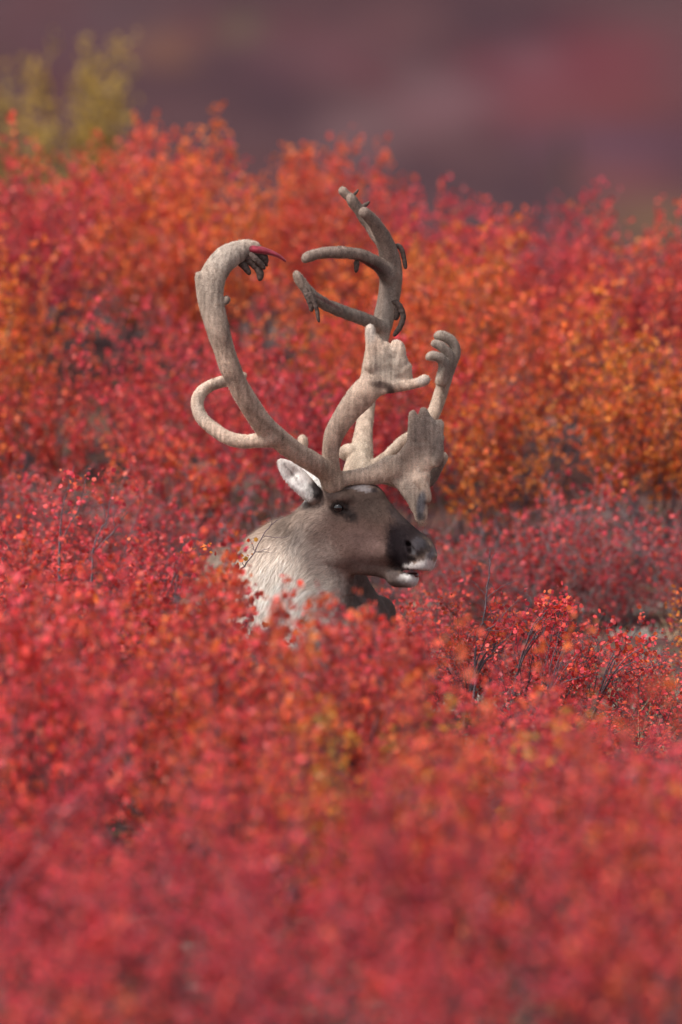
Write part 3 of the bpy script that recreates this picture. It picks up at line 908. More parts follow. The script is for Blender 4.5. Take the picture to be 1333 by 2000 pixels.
def make_ground():
    xs = grid_axis([(-1200, -200, 100), (-200, -30, 10), (-30, -4, 1.3), (-4, 4, .10), (4, 30, 1.3), (30, 200, 10), (200, 1200, 100)])
    ys = grid_axis([(-60, -16, 2), (-16, 12, .12), (12, 40, 1.0), (40, 240, 6), (240, 620, 3), (620, 3000, 60)])
    X, Y = np.meshgrid(xs, ys, indexing='ij')
    Z = ground_h(X, Y)
    V = np.stack([X, Y, Z], -1).reshape(-1, 3)
    nx, ny = X.shape
    i, j = np.meshgrid(np.arange(nx - 1), np.arange(ny - 1), indexing='ij')
    a = (i * ny + j).ravel()
    F = np.stack([a, a + ny, a + ny + 1, a + 1], -1)
    o = link('ground', mesh_np('ground', V, F, mat_ground()))
    o['kind'] = 'structure'

# ------------------------------------------------------------------ foliage
def mat_leaf(name, stops, trans=.36, rough=.42):
    m, nt, N, L, b = new_mat(name)
    a = N.new('ShaderNodeAttribute'); a.attribute_name = 'tint'
    oi = N.new('ShaderNodeObjectInfo')
    sa = N.new('ShaderNodeSeparateColor'); L.new(a.outputs['Color'], sa.inputs[0])
    so = N.new('ShaderNodeSeparateColor'); L.new(oi.outputs['Color'], so.inputs[0])
    m1 = N.new('ShaderNodeMath'); m1.operation = 'MULTIPLY_ADD'; m1.inputs[1].default_value = .48
    L.new(sa.outputs[0], m1.inputs[0])
    m2 = N.new('ShaderNodeMath'); m2.operation = 'MULTIPLY_ADD'; m2.inputs[1].default_value = .62; m2.inputs[2].default_value = -.05
    L.new(so.outputs[0], m2.inputs[0]); L.new(m2.outputs[0], m1.inputs[2])
    rp = ramp(N, stops); L.new(m1.outputs[0], rp.inputs[0])
    # value: per leaf and per shrub
    mv = N.new('ShaderNodeMath'); mv.operation = 'MULTIPLY_ADD'; mv.inputs[1].default_value = .75; mv.inputs[2].default_value = .55
    L.new(sa.outputs[1], mv.inputs[0])
    mw = N.new('ShaderNodeMath'); mw.operation = 'MULTIPLY'; L.new(mv.outputs[0], mw.inputs[0]); L.new(so.outputs[2], mw.inputs[1])
    vs = N.new('ShaderNodeVectorMath'); vs.operation = 'SCALE'; L.new(rp.outputs[0], vs.inputs[0]); L.new(mw.outputs[0], vs.inputs['Scale'])
    L.new(vs.outputs[0], b.inputs['Base Color'])
    b.inputs['Roughness'].default_value = rough
    b.inputs['Specular IOR Level'].default_value = .32
    tr = N.new('ShaderNodeBsdfTranslucent'); L.new(vs.outputs[0], tr.inputs['Color'])
    mx = N.new('ShaderNodeMixShader'); mx.inputs[0].default_value = trans
    L.new(b.outputs[0], mx.inputs[1]); L.new(tr.outputs[0], mx.inputs[2])
    L.new(mx.outputs[0], N['Material Output'].inputs['Surface'])
    return m

BIRCH = [(0.0, (.62, .060, .105)), (.18, (.76, .078, .100)), (.36, (.82, .112, .078)), (.56, (.86, .21, .045)), (.80, (.78, .31, .05)), (.92, (.42, .30, .06)), (1.0, (.16, .20, .05))]
M_LEAF = mat_leaf('birch_leaf', BIRCH)
M_WILLOW = mat_leaf('willow_leaf', [(0, (.52, .31, .06)), (.5, (.54, .36, .08)), (1, (.40, .32, .08))], .4)
M_NEEDLE = mat_leaf('spruce_needles', [(0, (.075, .055, .045)), (1, (.06, .06, .045))], .1)
M_BARK = mat_plain('birch_bark', (.145, .105, .120), .8, .3, nscale=200, namt=.5, bump=.5)
M_GREYBARK = mat_plain('weathered_bark', (.26, .22, .23), .8, .3, nscale=200, namt=.4, bump=.5)
M_GRASS = mat_plain('dry_grass', (.42, .33, .20), .7, .3, nscale=30, namt=.4, bump=0)
M_LICHEN = mat_plain('pale_lichen', (.36, .33, .29), .9, .2, nscale=120, namt=.25, bump=1.0)

def tube_segments(P0, P1, r0, r1, sides=3):
    """arrays of segments -> one mesh of thin prisms"""
    P0, P1 = np.asarray(P0, float), np.asarray(P1, float)
    r0, r1 = np.asarray(r0)[:, None], np.asarray(r1)[:, None]
    d = P1 - P0; L_ = np.linalg.norm(d, axis=1, keepdims=True) + 1e-9; d /= L_
    up = np.where(np.abs(d[:, 2:3]) > .9, np.array([[1., 0, 0]]), np.array([[0, 0, 1.]]))
    u = np.cross(d, up); u /= np.linalg.norm(u, axis=1, keepdims=True); v = np.cross(d, u)
    n = len(P0); V = []
    for k in range(sides):
        a = 2 * math.pi * k / sides
        o = u * math.cos(a) + v * math.sin(a)
        V.append(P0 - d * r0 * .4 + o * r0); V.append(P1 + o * r1)
    V = np.stack(V, 1).reshape(-1, 3)
    base = (np.arange(n) * 2 * sides)[:, None]
    F = []
    for k in range(sides):
        q = (k + 1) % sides
        F.append(base + np.array([[2 * k, 2 * q, 2 * q + 1, 2 * k + 1]]))
    return V, np.concatenate(F)

def leaf_cloud(P, D, size, g, colour, droop=.0, narrow=1.0):
    """round, slightly cupped leaves: 7 vertices, 6 triangles would be rich; 6-gon fan of 4"""
    n = len(P)
    nr = g.normal(0, 1, (n, 3)) + np.array([0, -.25, .55]); nr /= np.linalg.norm(nr, axis=1, keepdims=True)
    ax = D + g.normal(0, .6, (n, 3)); ax -= nr * (ax * nr).sum(1, keepdims=True); ax /= np.linalg.norm(ax, axis=1, keepdims=True) + 1e-9
    sd = np.cross(nr, ax)
    s = (size * g.uniform(.50, 1.38, n))[:, None]
    P = P + ax * s * 1.3
    ang = np.radians([180, 112, 52, 0, -52, -112])
    rad = np.array([1.0, .95, .98, .92, .98, .95])
    V = []
    cup = g.uniform(.05, .35, (n, 1))
    for a, r in zip(ang, rad):
        V.append(P + (ax * math.cos(a) + sd * math.sin(a) * narrow) * s * r + nr * s * cup * abs(math.sin(a)))
    V = np.stack(V, 1).reshape(-1, 3)
    b = (np.arange(n) * 6)[:, None]
    F = np.concatenate([b + np.array([[0, 1, 5]]), b + np.array([[1, 2, 5]]), b + np.array([[2, 4, 5]]), b + np.array([[2, 3, 4]])])
    return V, F, np.repeat(colour, 6, axis=0)

def grow_shrub(seed, h=.85, stems=13, spread=.30, twigs=11, leaf=.0078, bare=.22, gap=.0125, leafy=1.0, lean=(0, 0)):
    """a dwarf birch: ascending stems, twigs and twiglets with small round leaves"""
    g = np.random.default_rng(seed)
    A, B, ra, rb = [], [], [], []
    LP, LD, LC = [], [], []
    for s in range(stems):
        az = g.uniform(0, 6.283); tilt = abs(g.normal(0, .42)) + .04
        p = np.array([math.cos(az), math.sin(az), 0]) * g.uniform(.01, .07); p[2] = -.03
        d = np.array([math.cos(az) * math.sin(tilt) + lean[0], math.sin(az) * math.sin(tilt) + lean[1], math.cos(tilt)])
        d /= np.linalg.norm(d)
        L_ = h * g.uniform(.72, 1.12) / max(.55, d[2] + .1); nseg = 9
        r = .0060 * (h / .85) ** .7 * g.uniform(.7, 1.3)
        pts = [p]
        for i in range(nseg):
            d = d + g.normal(0, .085, 3) + np.array([0, 0, .055]); d /= np.linalg.norm(d)
            p = p + d * L_ / nseg; pts.append(p)
            A.append(pts[-2]); B.append(p); ra.append(r * (1 - .85 * i / nseg)); rb.append(r * (1 - .85 * (i + 1) / nseg))
        pts = np.array(pts)
        shade = g.uniform(0, 1)                          # leaves of one stem lean to one colour
        for t in range(twigs):
            f = bare + (1 - bare) * (t + g.uniform(0, 1)) / twigs
            k = min(nseg - 1, int(f * nseg)); q0 = pts[k] + (pts[k + 1] - pts[k]) * (f * nseg - k)
            sdv = (pts[k + 1] - pts[k]); sdv /= np.linalg.norm(sdv)
            a2 = g.uniform(0, 6.283); o = np.array([math.cos(a2), math.sin(a2), g.uniform(-.1, .5)])
            td = sdv * .75 + o * .75; td /= np.linalg.norm(td)
            tl = h * g.uniform(.14, .30) * (1.15 - .6 * f)
            q = q0
            for i in range(3):
                td = td + g.normal(0, .12, 3) + np.array([0, 0, .10]); td /= np.linalg.norm(td)
                q2 = q + td * tl / 3
                A.append(q); B.append(q2); ra.append(.0018 - .0004 * i); rb.append(.0014 - .0004 * i)
                nl = max(1, int(tl / 3 / gap * leafy + g.uniform(0, 1)))
                if g.random() < leafy:
                    for _ in range(nl):
                        LP.append(q + (q2 - q) * g.random()); LD.append(td + g.normal(0, .8, 3)); LC.append(shade)
                if g.random() < .8:
                    sd2 = td + g.normal(0, .7, 3); sd2 /= np.linalg.norm(sd2)
                    sl = g.uniform(.03, .075)
                    q3 = q2 + sd2 * sl
                    A.append(q2); B.append(q3); ra.append(.0010); rb.append(.0006)
                    for _ in range(int(sl / gap * 1.25 * leafy + .5)):
                        LP.append(q2 + (q3 - q2) * g.uniform(.2, 1.05)); LD.append(sd2 + g.normal(0, .6, 3)); LC.append(shade)
                q = q2
    for k in range(6):
        a = k * 1.047; A.append(np.array([0, 0, -.07])); B.append(np.array([.07 * math.cos(a), .07 * math.sin(a), 0])); ra.append(.012); rb.append(.006)
    LP, LD, LC = np.array(LP), np.array(LD), np.array(LC)
    n = len(LP)
    col = np.stack([np.clip(.45 * LC + .55 * g.random(n), 0, 1), g.random(n), g.random(n)], 1)
    V, F, C = leaf_cloud(LP, LD, leaf, g, col)
    TV, TF = tube_segments(A, B, ra, rb)
    return (TV, TF), (V, F, C), n

VAR = {}
def variant(kind, i):
    key = (kind, i)
    if key in VAR: return VAR[key]
    seed = 1000 + i * 17 + {'tall': 0, 'low': 300, 'purple': 600, 'fore': 900}[kind]
    if kind == 'tall':   T, Lf, n = grow_shrub(seed, .88, 13, twigs=11, leaf=.0086, bare=.40, gap=.0145)
    elif kind == 'fore': T, Lf, n = grow_shrub(seed, .72, 12, twigs=9, leaf=.0078, bare=.32, gap=.0140)
    elif kind == 'low':  T, Lf, n = grow_shrub(seed, .42, 12, twigs=8, leaf=.0068, bare=.15, gap=.0135, leafy=.72)
    else:                T, Lf, n = grow_shrub(seed, .50, 16, twigs=9, leaf=.0074, bare=.12, leafy=.60, gap=.0155)
    VAR[key] = (mesh_np('stems', *T, M_GREYBARK if kind == 'purple' else M_BARK), mesh_np('foliage', Lf[0], Lf[1], M_LEAF, Lf[2], smooth=False), n)
    CLOUD[key] = Lf[0][::37].copy()
    TOP[key] = float(np.percentile(Lf[0][:, 2], 99.3))
    return VAR[key]

TOP = {}
CLOUD = {}
CLEAR = [(300, 1020), (430, 1035), (470, 1080), (520, 1122), (560, 1140), (600, 1150), (660, 1158), (720, 1170), (760, 1195), (850, 1215), (900, 1180), (960, 1150), (1400, 1150)]
SHRUBS = []
def plant(kind, i, x, y, hscale, tint, label, group):
    st, fo, _ = variant(kind, i)
    base = TOP[(kind, i)]
    z = float(ground_h(x, y))
    r = empty('dwarf_birch', (x, y, z)); r.rotation_euler.z = random.uniform(0, 6.283)
    s = hscale / base
    w = min(max(s, .85), 1.15)
    if -7 < y < .3:
        # keep the sprays of the near shrubs clear of the animal's head and throat
        cl = CLOUD[(kind, i)]
        for tr in range(22):
            a = r.rotation_euler.z; c_, s_ = math.cos(a), math.sin(a)
            P = np.stack([x + w * (cl[:, 0] * c_ - cl[:, 1] * s_), y + w * (cl[:, 0] * s_ + cl[:, 1] * c_), z + s * cl[:, 2]], 1)
            qx, qy = proj(P)
            if np.percentile(np.interp(qx, *np.array(CLEAR, float).T) - qy, 99.6) < 6: break
            r.rotation_euler.z = random.uniform(0, 6.283); s *= .988
    r.scale = (w, w, s)
    a = link('stems', st, r)
    b = link('foliage', fo, r); b.color = tint; b['kind'] = 'stuff'
    tag(r, label, 'shrub', group)
    SHRUBS.append(r)
    return r

def prof(table, px):
    t = np.array(table, float); return float(np.interp(px, t[:, 0], t[:, 1]))
def line_z(px, row, y):
    return at(px, row, y)[2]

CREST = [(-700, 326), (0, 331), (60, 316), (120, 291), (200, 296), (250, 281), (320, 211), (380, 266), (430, 311), (470, 256), (540, 251), (570, 286), (640, 311), (700, 309),
         (790, 329), (850, 329), (900, 298), (960, 328), (1030, 373), (1080, 398), (1130, 423), (1200, 453), (1250, 448), (1300, 408), (1400, 428), (2000, 458)]
FORE = [(-900, 1090), (0, 1060), (200, 1045), (350, 1035), (430, 1045), (465, 1090), (500, 1135), (560, 1160), (620, 1180), (700, 1195), (760, 1215), (850, 1245), (950, 1295), (1050, 1335), (1100, 1400),
        (1200, 1415), (1333, 1440), (2200, 1450)]

def word(t):
    return 'crimson' if t < .22 else 'red' if t < .42 else 'orange-red' if t < .62 else 'orange'

WHERE = [(-20, 'past the left edge'), (110, 'at the left edge'), (230, 'below the yellow willows'), (350, 'left of the looping antler'), (470, 'in line with the looping antler'),
         (590, 'in line with the ear'), (700, 'in line with the eye'), (820, 'in line with the muzzle'), (940, 'just right of the muzzle'), (1060, 'in line with the bare twig'),
         (1200, 'right of the bare twig'), (1350, 'at the right edge'), (99999, 'past the right edge')]
def where(px):
    return next(w for a, w in WHERE if px < a)

def thicket():
    g = random.Random(4)
    rows = [4.5, 5.0, 5.55, 6.1, 6.7, 7.3, 7.9, 8.5]
    for ri, y0 in enumerate(rows):
        n = 11
        for c in range(n):
            x = -2.15 + 4.3 * (c + (.5 if ri % 2 else 0)) / n + g.uniform(-.10, .10)
            y = y0 + g.uniform(-.2, .2)
            px, _ = proj(np.array([x, y, .9]))
            if ri < 4 and g.random() < .18: continue
            if 0 < ri < 5 and (1080 < px < 1230 or 120 < px < 230 or 560 < px < 690) and g.random() < .85: continue
            gz = float(ground_h(x, y))
            row = prof(CREST, px) + 14 * math.sin(px * .045 + ri)
            lim = line_z(px, row + g.uniform(-18, 30), y) - gz
            h = min(lim, g.uniform(.74, .98)) if ri < 5 else min(lim * (g.uniform(.96, 1.08) if 380 < px < 580 else g.uniform(.90, 1.07)), 1.25)
            h = max(.45, h)
            # colour drifts across the bank
            t = .38 + .27 * math.sin(x * 2.3 + y * 1.1) + .20 * math.sin(x * 5.1 - y * 2.0 + 1) + g.uniform(-.12, .12)
            if ri >= 6: t -= .24
            if ri in (2, 3, 4): t += .06
            if px > 900 and ri < 3: t += .10
            t = min(.62, max(.05, t))
            lab = '%s dwarf birch in the %s of the thicket %s' % (word(t), 'low front' if ri < 2 else 'front' if ri < 4 else 'middle' if ri < 6 else 'crest', where(px))
            plant('tall', g.randrange(7), x, y, h, (t, 0, g.uniform(.85, 1.1), 1), lab, 'shrubs of ' + lab.split(' in the ')[1])
    # bare-stemmed magenta scrub at the foot of the thicket
    for i in range(30):
        x = -2.0 + 4.0 * ((i * .618) % 1) ; y = 3.3 + 1.1 * ((i * .377) % 1)
        px, _ = proj(np.array([x, y, .4]))
        if 430 < px < 820 and i % 2: continue
        plant('purple', g.randrange(4), x, y, g.uniform(.34, .56), (g.uniform(-.05, .22), 0, g.uniform(.75, 1.0), 1),
              'sparse magenta twiggy birch under the thicket ' + where(px), 'sparse twiggy shrubs ' + where(px))

def foreground():
    g = random.Random(9)
    y = -9.4
    while y < -1.35:
        d = y + 30
        half = 1.04 * d / 30 + .55
        n = max(4, int(2 * half / .41))
        for c in range(n):
            x = -half + 2 * half * (c + g.uniform(.2, .8)) / n
            yy = y + g.uniform(-.2, .2)
            px, _ = proj(np.array([x, yy, .8]))
            if yy > -3.1 and 455 < px < 860: continue
            if g.random() < (.24 if yy < -5.5 else .12) or (abs(x - .16) < .2 and -6.6 < yy < -5.1 and g.random() < .6): continue
            gz = float(ground_h(x, yy))
            lim = line_z(px, prof(FORE, px) + g.uniform(-6, 14 if px < 480 else 40) , yy) - gz
            h = min(g.uniform(.84, 1.0) if (yy > -4.6 and px < 800) else g.uniform(.42, .95), lim)
            if h < .13: continue
            t = .07 + .15 * math.sin(x * 2.9 + yy * .9) + .13 * math.sin(x * 6.1 - yy * 1.7) + g.uniform(-.1, .1)
            if yy > -5.5: t += .07
            t = min(.85, max(0, t))
            if abs(px - 760) < 45 and abs(yy + 4.8) < .3: t = 1.08
            dep = 'at the very bottom' if yy < -9.5 else 'low in the foreground' if yy < -7 else 'in mid foreground' if yy < -4.5 else 'in upper foreground' if yy < -2.6 else 'just before the caribou'
            lab = '%s birch shrub %s, %s' % ('yellow-green' if t > 1 else word(t), dep, where(px))
            kind = 'fore' if h > .36 else 'low'
            plant(kind, g.randrange(5), x, yy, h, (t, 0, g.uniform(.84, 1.14), 1), lab, 'shrubs ' + lab.split(' shrub ')[1])
        y += .52 if y < -4 else .46
    x = at(775, 1400, -5)[0]; gz = float(ground_h(x, -5))
    for k, (dx, tt) in enumerate(((0, 1.12), (-.13, .95))):
        plant('fore', k, x + dx, -5.0 - .1 * k, line_z(775, 1372, -5) - gz, (tt, 0, 1, 1), ('yellow-green shrub' if k == 0 else 'small golden shrub beside the yellow-green one') + ' in the blurred foreground below the caribou muzzle', 'yellowing foreground shrubs')
    for k, (px, yy, row, tt) in enumerate(((735, -3.3, 1212, .22), (800, -3.5, 1228, .15), (690, -3.7, 1205, .3))):
        x = at(px, 1200, yy)[0]; gz = float(ground_h(x, yy))
        plant('fore', k + 1, x, yy, line_z(px, row, yy) - gz, (tt, 0, 1.1, 1), ('red shrub hiding the caribou folded forelegs', 'crimson shrub right of the caribou folded forelegs', 'orange-red shrub below the caribou throat')[k], 'shrubs in front of the caribou chest')
    # the clearing: knee-high shrubs beside and behind the animal
    spots = [(-.95, 1.2, .55, .1), (-.78, 1.7, .62, .12), (-.62, 2.1, .52, .08), (-1.15, 2.1, .66, .2), (-.45, 2.5, .40, .15), (-1.3, .8, .5, .3), (-.85, .4, .42, .25), (-1.6, 1.5, .6, .2), (-.25, 2.9, .34, .1)]
    for (x, yy, h, t) in spots:
        px, _ = proj(np.array([x, yy, .5]))
        lab = '%s thin-stemmed shrub %s the caribou rump, %s' % (word(t), 'well behind' if yy > 1.9 else 'behind' if yy > 1 else 'beside', where(px))
        plant('low' if h < .5 else 'fore', g.randrange(5), x, yy, h, (t, 0, 1.0, 1), lab, 'shrubs left behind the caribou')
    spots = [(.25, .9, .34, .2), (.45, 1.6, .3, .2), (.3, 1.95, .34, .1), (.62, 2.2, .34, .1), (.12, 1.5, .36, .2), (.42, .35, .40, .16), (.58, .10, .42, .1), (.72, .42, .34, .2), (.95, .05, .36, .12), (1.08, .45, .33, .15), (.86, -.35, .22, .2), (1.2, -.2, .30, .1), (1.35, .9, .4, .5), (1.2, 1.6, .36, .6), (1.5, .3, .36, .2),
             (.50, -.5, .26, .1), (.70, 1.4, .18, .1), (1.0, 1.1, .22, .2), (.35, 1.2, .22, .12), (1.1, -.9, .14, .1)]
    for (x, yy, h, t) in spots:
        px, _ = proj(np.array([x, yy, .3]))
        if x > 1.0: t += .12
        lab = '%s low birch %s the caribou, %s' % (word(t), 'growing behind' if yy > 1 else 'level with' if yy > .2 else 'slightly nearer than', where(px))
        plant('low', g.randrange(5), x, yy, h, (t, 0, 1.05, 1), lab, 'low clearing shrubs ' + where(px))

def dress(name, rowsP, leaves, label, base, mat=None, tint=(.3, 0, 1.1, 1), leaf=.0068, seed=5):
    """a hand-shaped twig: polylines of (px,py,y,radius mm) and leaf clusters (px,py,y,n,spread px)"""
    g = np.random.default_rng(seed)
    A, B, ra, rb = [], [], [], []
    for rows in rowsP:
        S_ = smooth_path(rows, 4); P = np.array([at(a, b, c) for a, b, c, _ in S_])
        P += g.normal(0, .0012, P.shape)
        A += list(P[:-1]); B += list(P[1:]); ra += list(S_[:-1, 3] / 1000); rb += list(S_[1:, 3] / 1000)
    r = empty(name, base)
    o = link('stems', mesh_np('stems', *tube_segments(np.array(A) - base, np.array(B) - base, ra, rb, 5), mat or M_BARK), r)
    if leaves:
        LP = []
        for (a, b, c, n, sp) in leaves:
            for _ in range(n):
                LP.append(at(a + g.normal(0, sp), b + g.normal(0, sp), c + g.normal(0, sp / PXM)) - base)
        LP = np.array(LP)
        V, F, C = leaf_cloud(LP, g.normal(0, 1, LP.shape), leaf, g, g.random((len(LP), 3)))
        f = link('foliage', mesh_np('foliage', V, F, M_LEAF, C, smooth=False), r); f.color = tint; f['kind'] = 'stuff'
    tag(r, label, 'twig' if len(leaves) < 5 else 'shrub')
    return r

def hero_twigs():
    B0 = lambda px, y: np.array([at(px, 1000, y)[0], y, float(ground_h(at(px, 1000, y)[0], y))])
    y = -.42
    dress('birch_branch', [[(462, 1120, y, 2.4), (482, 1100, y, 2.0), (497, 1078, y, 1.8), (515, 1046, y, 1.6), (530, 1026, y, 1.3), (552, 1010, y, .8)],
          [(462, 1120, y, 2.4), (450, 1250, y, 3), (440, 1440, y, 4)],
          [(515, 1046, y, 1.2), (545, 1050, y, .9), (566, 1046, y, .5)], [(497, 1078, y, 1.2), (515, 1078, y, .9), (532, 1080, y, .5)], [(530, 1026, y, 1), (532, 1010, y, .7), (529, 1000, y, .5)],
          [(499, 1076, y, 1.3), (492, 1062, y, .9), (490, 1052, y, .5)], [(478, 1104, y, 1.3), (470, 1094, y, 1), (464, 1088, y, .6)], [(497, 1078, y, 1.2), (522, 1072, y, .9), (530, 1066, y, .5)]],
          [(460, 1090, y, 5, 5), (473, 1085, y, 5, 5), (486, 1086, y, 5, 5), (462, 1103, y, 3, 4), (484, 1063, y, 3, 3), (497, 1055, y, 2, 3), (452, 1098, y, 4, 5)],
          'bare forked twig with a few orange leaves crossing the caribou shoulder', B0(440, y), tint=(.72, 0, 1.1, 1))
    y = -.30
    dress('birch_branch', [[(380, 1440, y, 4), (382, 1250, y, 3), (380, 1100, y, 2.2), (388, 1085, y, 1.8), (400, 1074, y, 1.2), (412, 1066, y, .8)], [(388, 1085, y, 1.3), (408, 1078, y, 1.0), (414, 1070, y, .6)],
          [(382, 1092, y, 1), (378, 1076, y, .8), (376, 1060, y, .6)], [(380, 1060, y, .6), (376, 1050, y, .6), (374, 1046, y, .5)]],
          [(378, 1068, y, 6, 5), (396, 1070, y, 7, 6), (410, 1070, y, 5, 5), (368, 1082, y, 5, 5), (366, 1095, y, 6, 6), (376, 1082, y, 3, 4), (413, 1060, y, 2, 3)],
          'red and orange leafed twig tip in front of the caribou rump', B0(380, y), tint=(.55, 0, 1.15, 1), seed=8)
    y = .02
    dress('bare_twig', [[(925, 1440, y, 5), (928, 1300, y, 4), (933, 1240, y, 3.6), (946, 1210, y, 3.2), (950, 1170, y, 2.8), (954, 1140, y, 2.4), (957, 1100, y, 2), (957, 1068, y, 1.2)],
          [(956, 1096, y, 1.4), (964, 1085, y, 1.2), (970, 1074, y, .7)], [(949, 1168, y, 1.6), (968, 1155, y, 1.4), (988, 1142, y, 1.1), (1012, 1133, y, .6)], [(948, 1160, y, 1.4), (934, 1146, y, 1.2), (920, 1134, y, .7)],
          [(933, 1238, y, 2), (965, 1222, y, 1.8), (985, 1200, y, 1.4), (1005, 1180, y, 1.0), (1018, 1172, y, .6)], [(950, 1232, y, 1.5), (990, 1228, y, 1.2), (1010, 1200, y, .9)], [(968, 1154, y, 1), (960, 1144, y, .8), (956, 1140, y, .4)]],
          [(905, 1178, y, 7, 6), (897, 1195, y, 5, 6), (968, 1183, y, 9, 6), (978, 1196, y, 6, 5), (1012, 1196, y, 4, 5), (990, 1210, y, 5, 8)],
          'tall dark leafless twig standing up out of the low red birch on the right', B0(925, y), tint=(.2, 0, 1.0, 1), seed=3)
    g = np.random.default_rng(2)
    # shrub with stems reaching right, sharp in focus
    for (cx, cy, y, lab, t) in ((1060, 1210, .05, 'sharp crimson birch sprig with curving stem right of the tall bare twig', .18), (1215, 1270, .0, 'broad sharp sprig of red round leaves near the right edge of the clearing', .14),
                                (965, 1250, .1, 'small red leafed sprig at the foot of the tall bare twig', .2), (1110, 1290, -.1, 'low red sprig with grey stems between the two larger sprigs', .1)):
        rows, lv = [], []
        bx = cx - 60
        for k in range(7):
            ang = R(g.uniform(5, 85)); L_ = g.uniform(60, 120)
            ex, ey = cx - 30 + math.cos(ang) * L_, cy + 40 - math.sin(ang) * L_
            mx, my = cx - 40 + math.cos(ang) * L_ * .4, cy + 50 - math.sin(ang) * L_ * .35
            yk = y + g.uniform(-.08, .08)
            rows.append([(bx, 1430, y, 3.6), (bx + 10, cy + 110, y, 3), (mx, my, yk, 2), (ex, ey, yk, .7)])
            for q in range(4):
                f = g.uniform(.3, 1); sx, sy = mx + (ex - mx) * f, my + (ey - my) * f
                tx, ty = sx + g.uniform(-16, 16), sy - g.uniform(8, 24)
                rows.append([(sx, sy, yk, 1.0), ((sx + tx) / 2 + 2, (sy + ty) / 2, yk, .8), (tx, ty, yk, .5)])
                lv.append((tx, ty, yk, int(g.integers(4, 8)), 6))
            lv.append((ex, ey, yk, 5, 6)); lv.append(((ex + mx) / 2, (ey + my) / 2, yk, 5, 8))
        dress('birch_sprig', rows, lv, lab, B0(bx, y), tint=(t, 0, 1.05, 1), seed=int(cx))
    # stems on the left behind
    y = 1.1
    dress('birch_sprig', [[(115, 1120, y, 3), (118, 1050, y, 2.6), (124, 990, y, 2.2), (138, 940, y, 1.6), (146, 910, y, 1)], [(118, 1060, y, 2), (150, 1000, y, 1.8), (165, 950, y, 1.4), (172, 915, y, .9)],
          [(180, 1080, y, 3), (195, 1040, y, 2.6), (208, 1018, y, 2.2), (216, 980, y, 1.6), (222, 955, y, .9)], [(208, 1018, y, 1.6), (204, 1000, y, 1.4), (200, 984, y, .8)], [(190, 1075, y, 2.6), (225, 1035, y, 2.2), (250, 1000, y, 1.2)],
          [(225, 1035, y, 1.5), (222, 1010, y, 1.2), (230, 990, y, .8)], [(118, 1050, y, 4), (115, 1250, y, 5), (112, 1420, y, 6)], [(182, 1078, y, 4), (176, 1250, y, 5), (176, 1420, y, 6)]],
          [(150, 930, y, 12, 12), (170, 945, y, 14, 14), (185, 960, y, 12, 14), (135, 925, y, 8, 10), (120, 950, y, 10, 14), (140, 990, y, 12, 16), (200, 925, y, 9, 10), (275, 960, y, 6, 8), (230, 985, y, 6, 10), (95, 1000, y, 12, 16), (225, 1060, y, 8, 12), (260, 1040, y, 6, 12)],
          'pink-red shrub with upright dark and pale grey stems on the left', B0(112, y), tint=(.12, 0, 1.1, 1), seed=77)

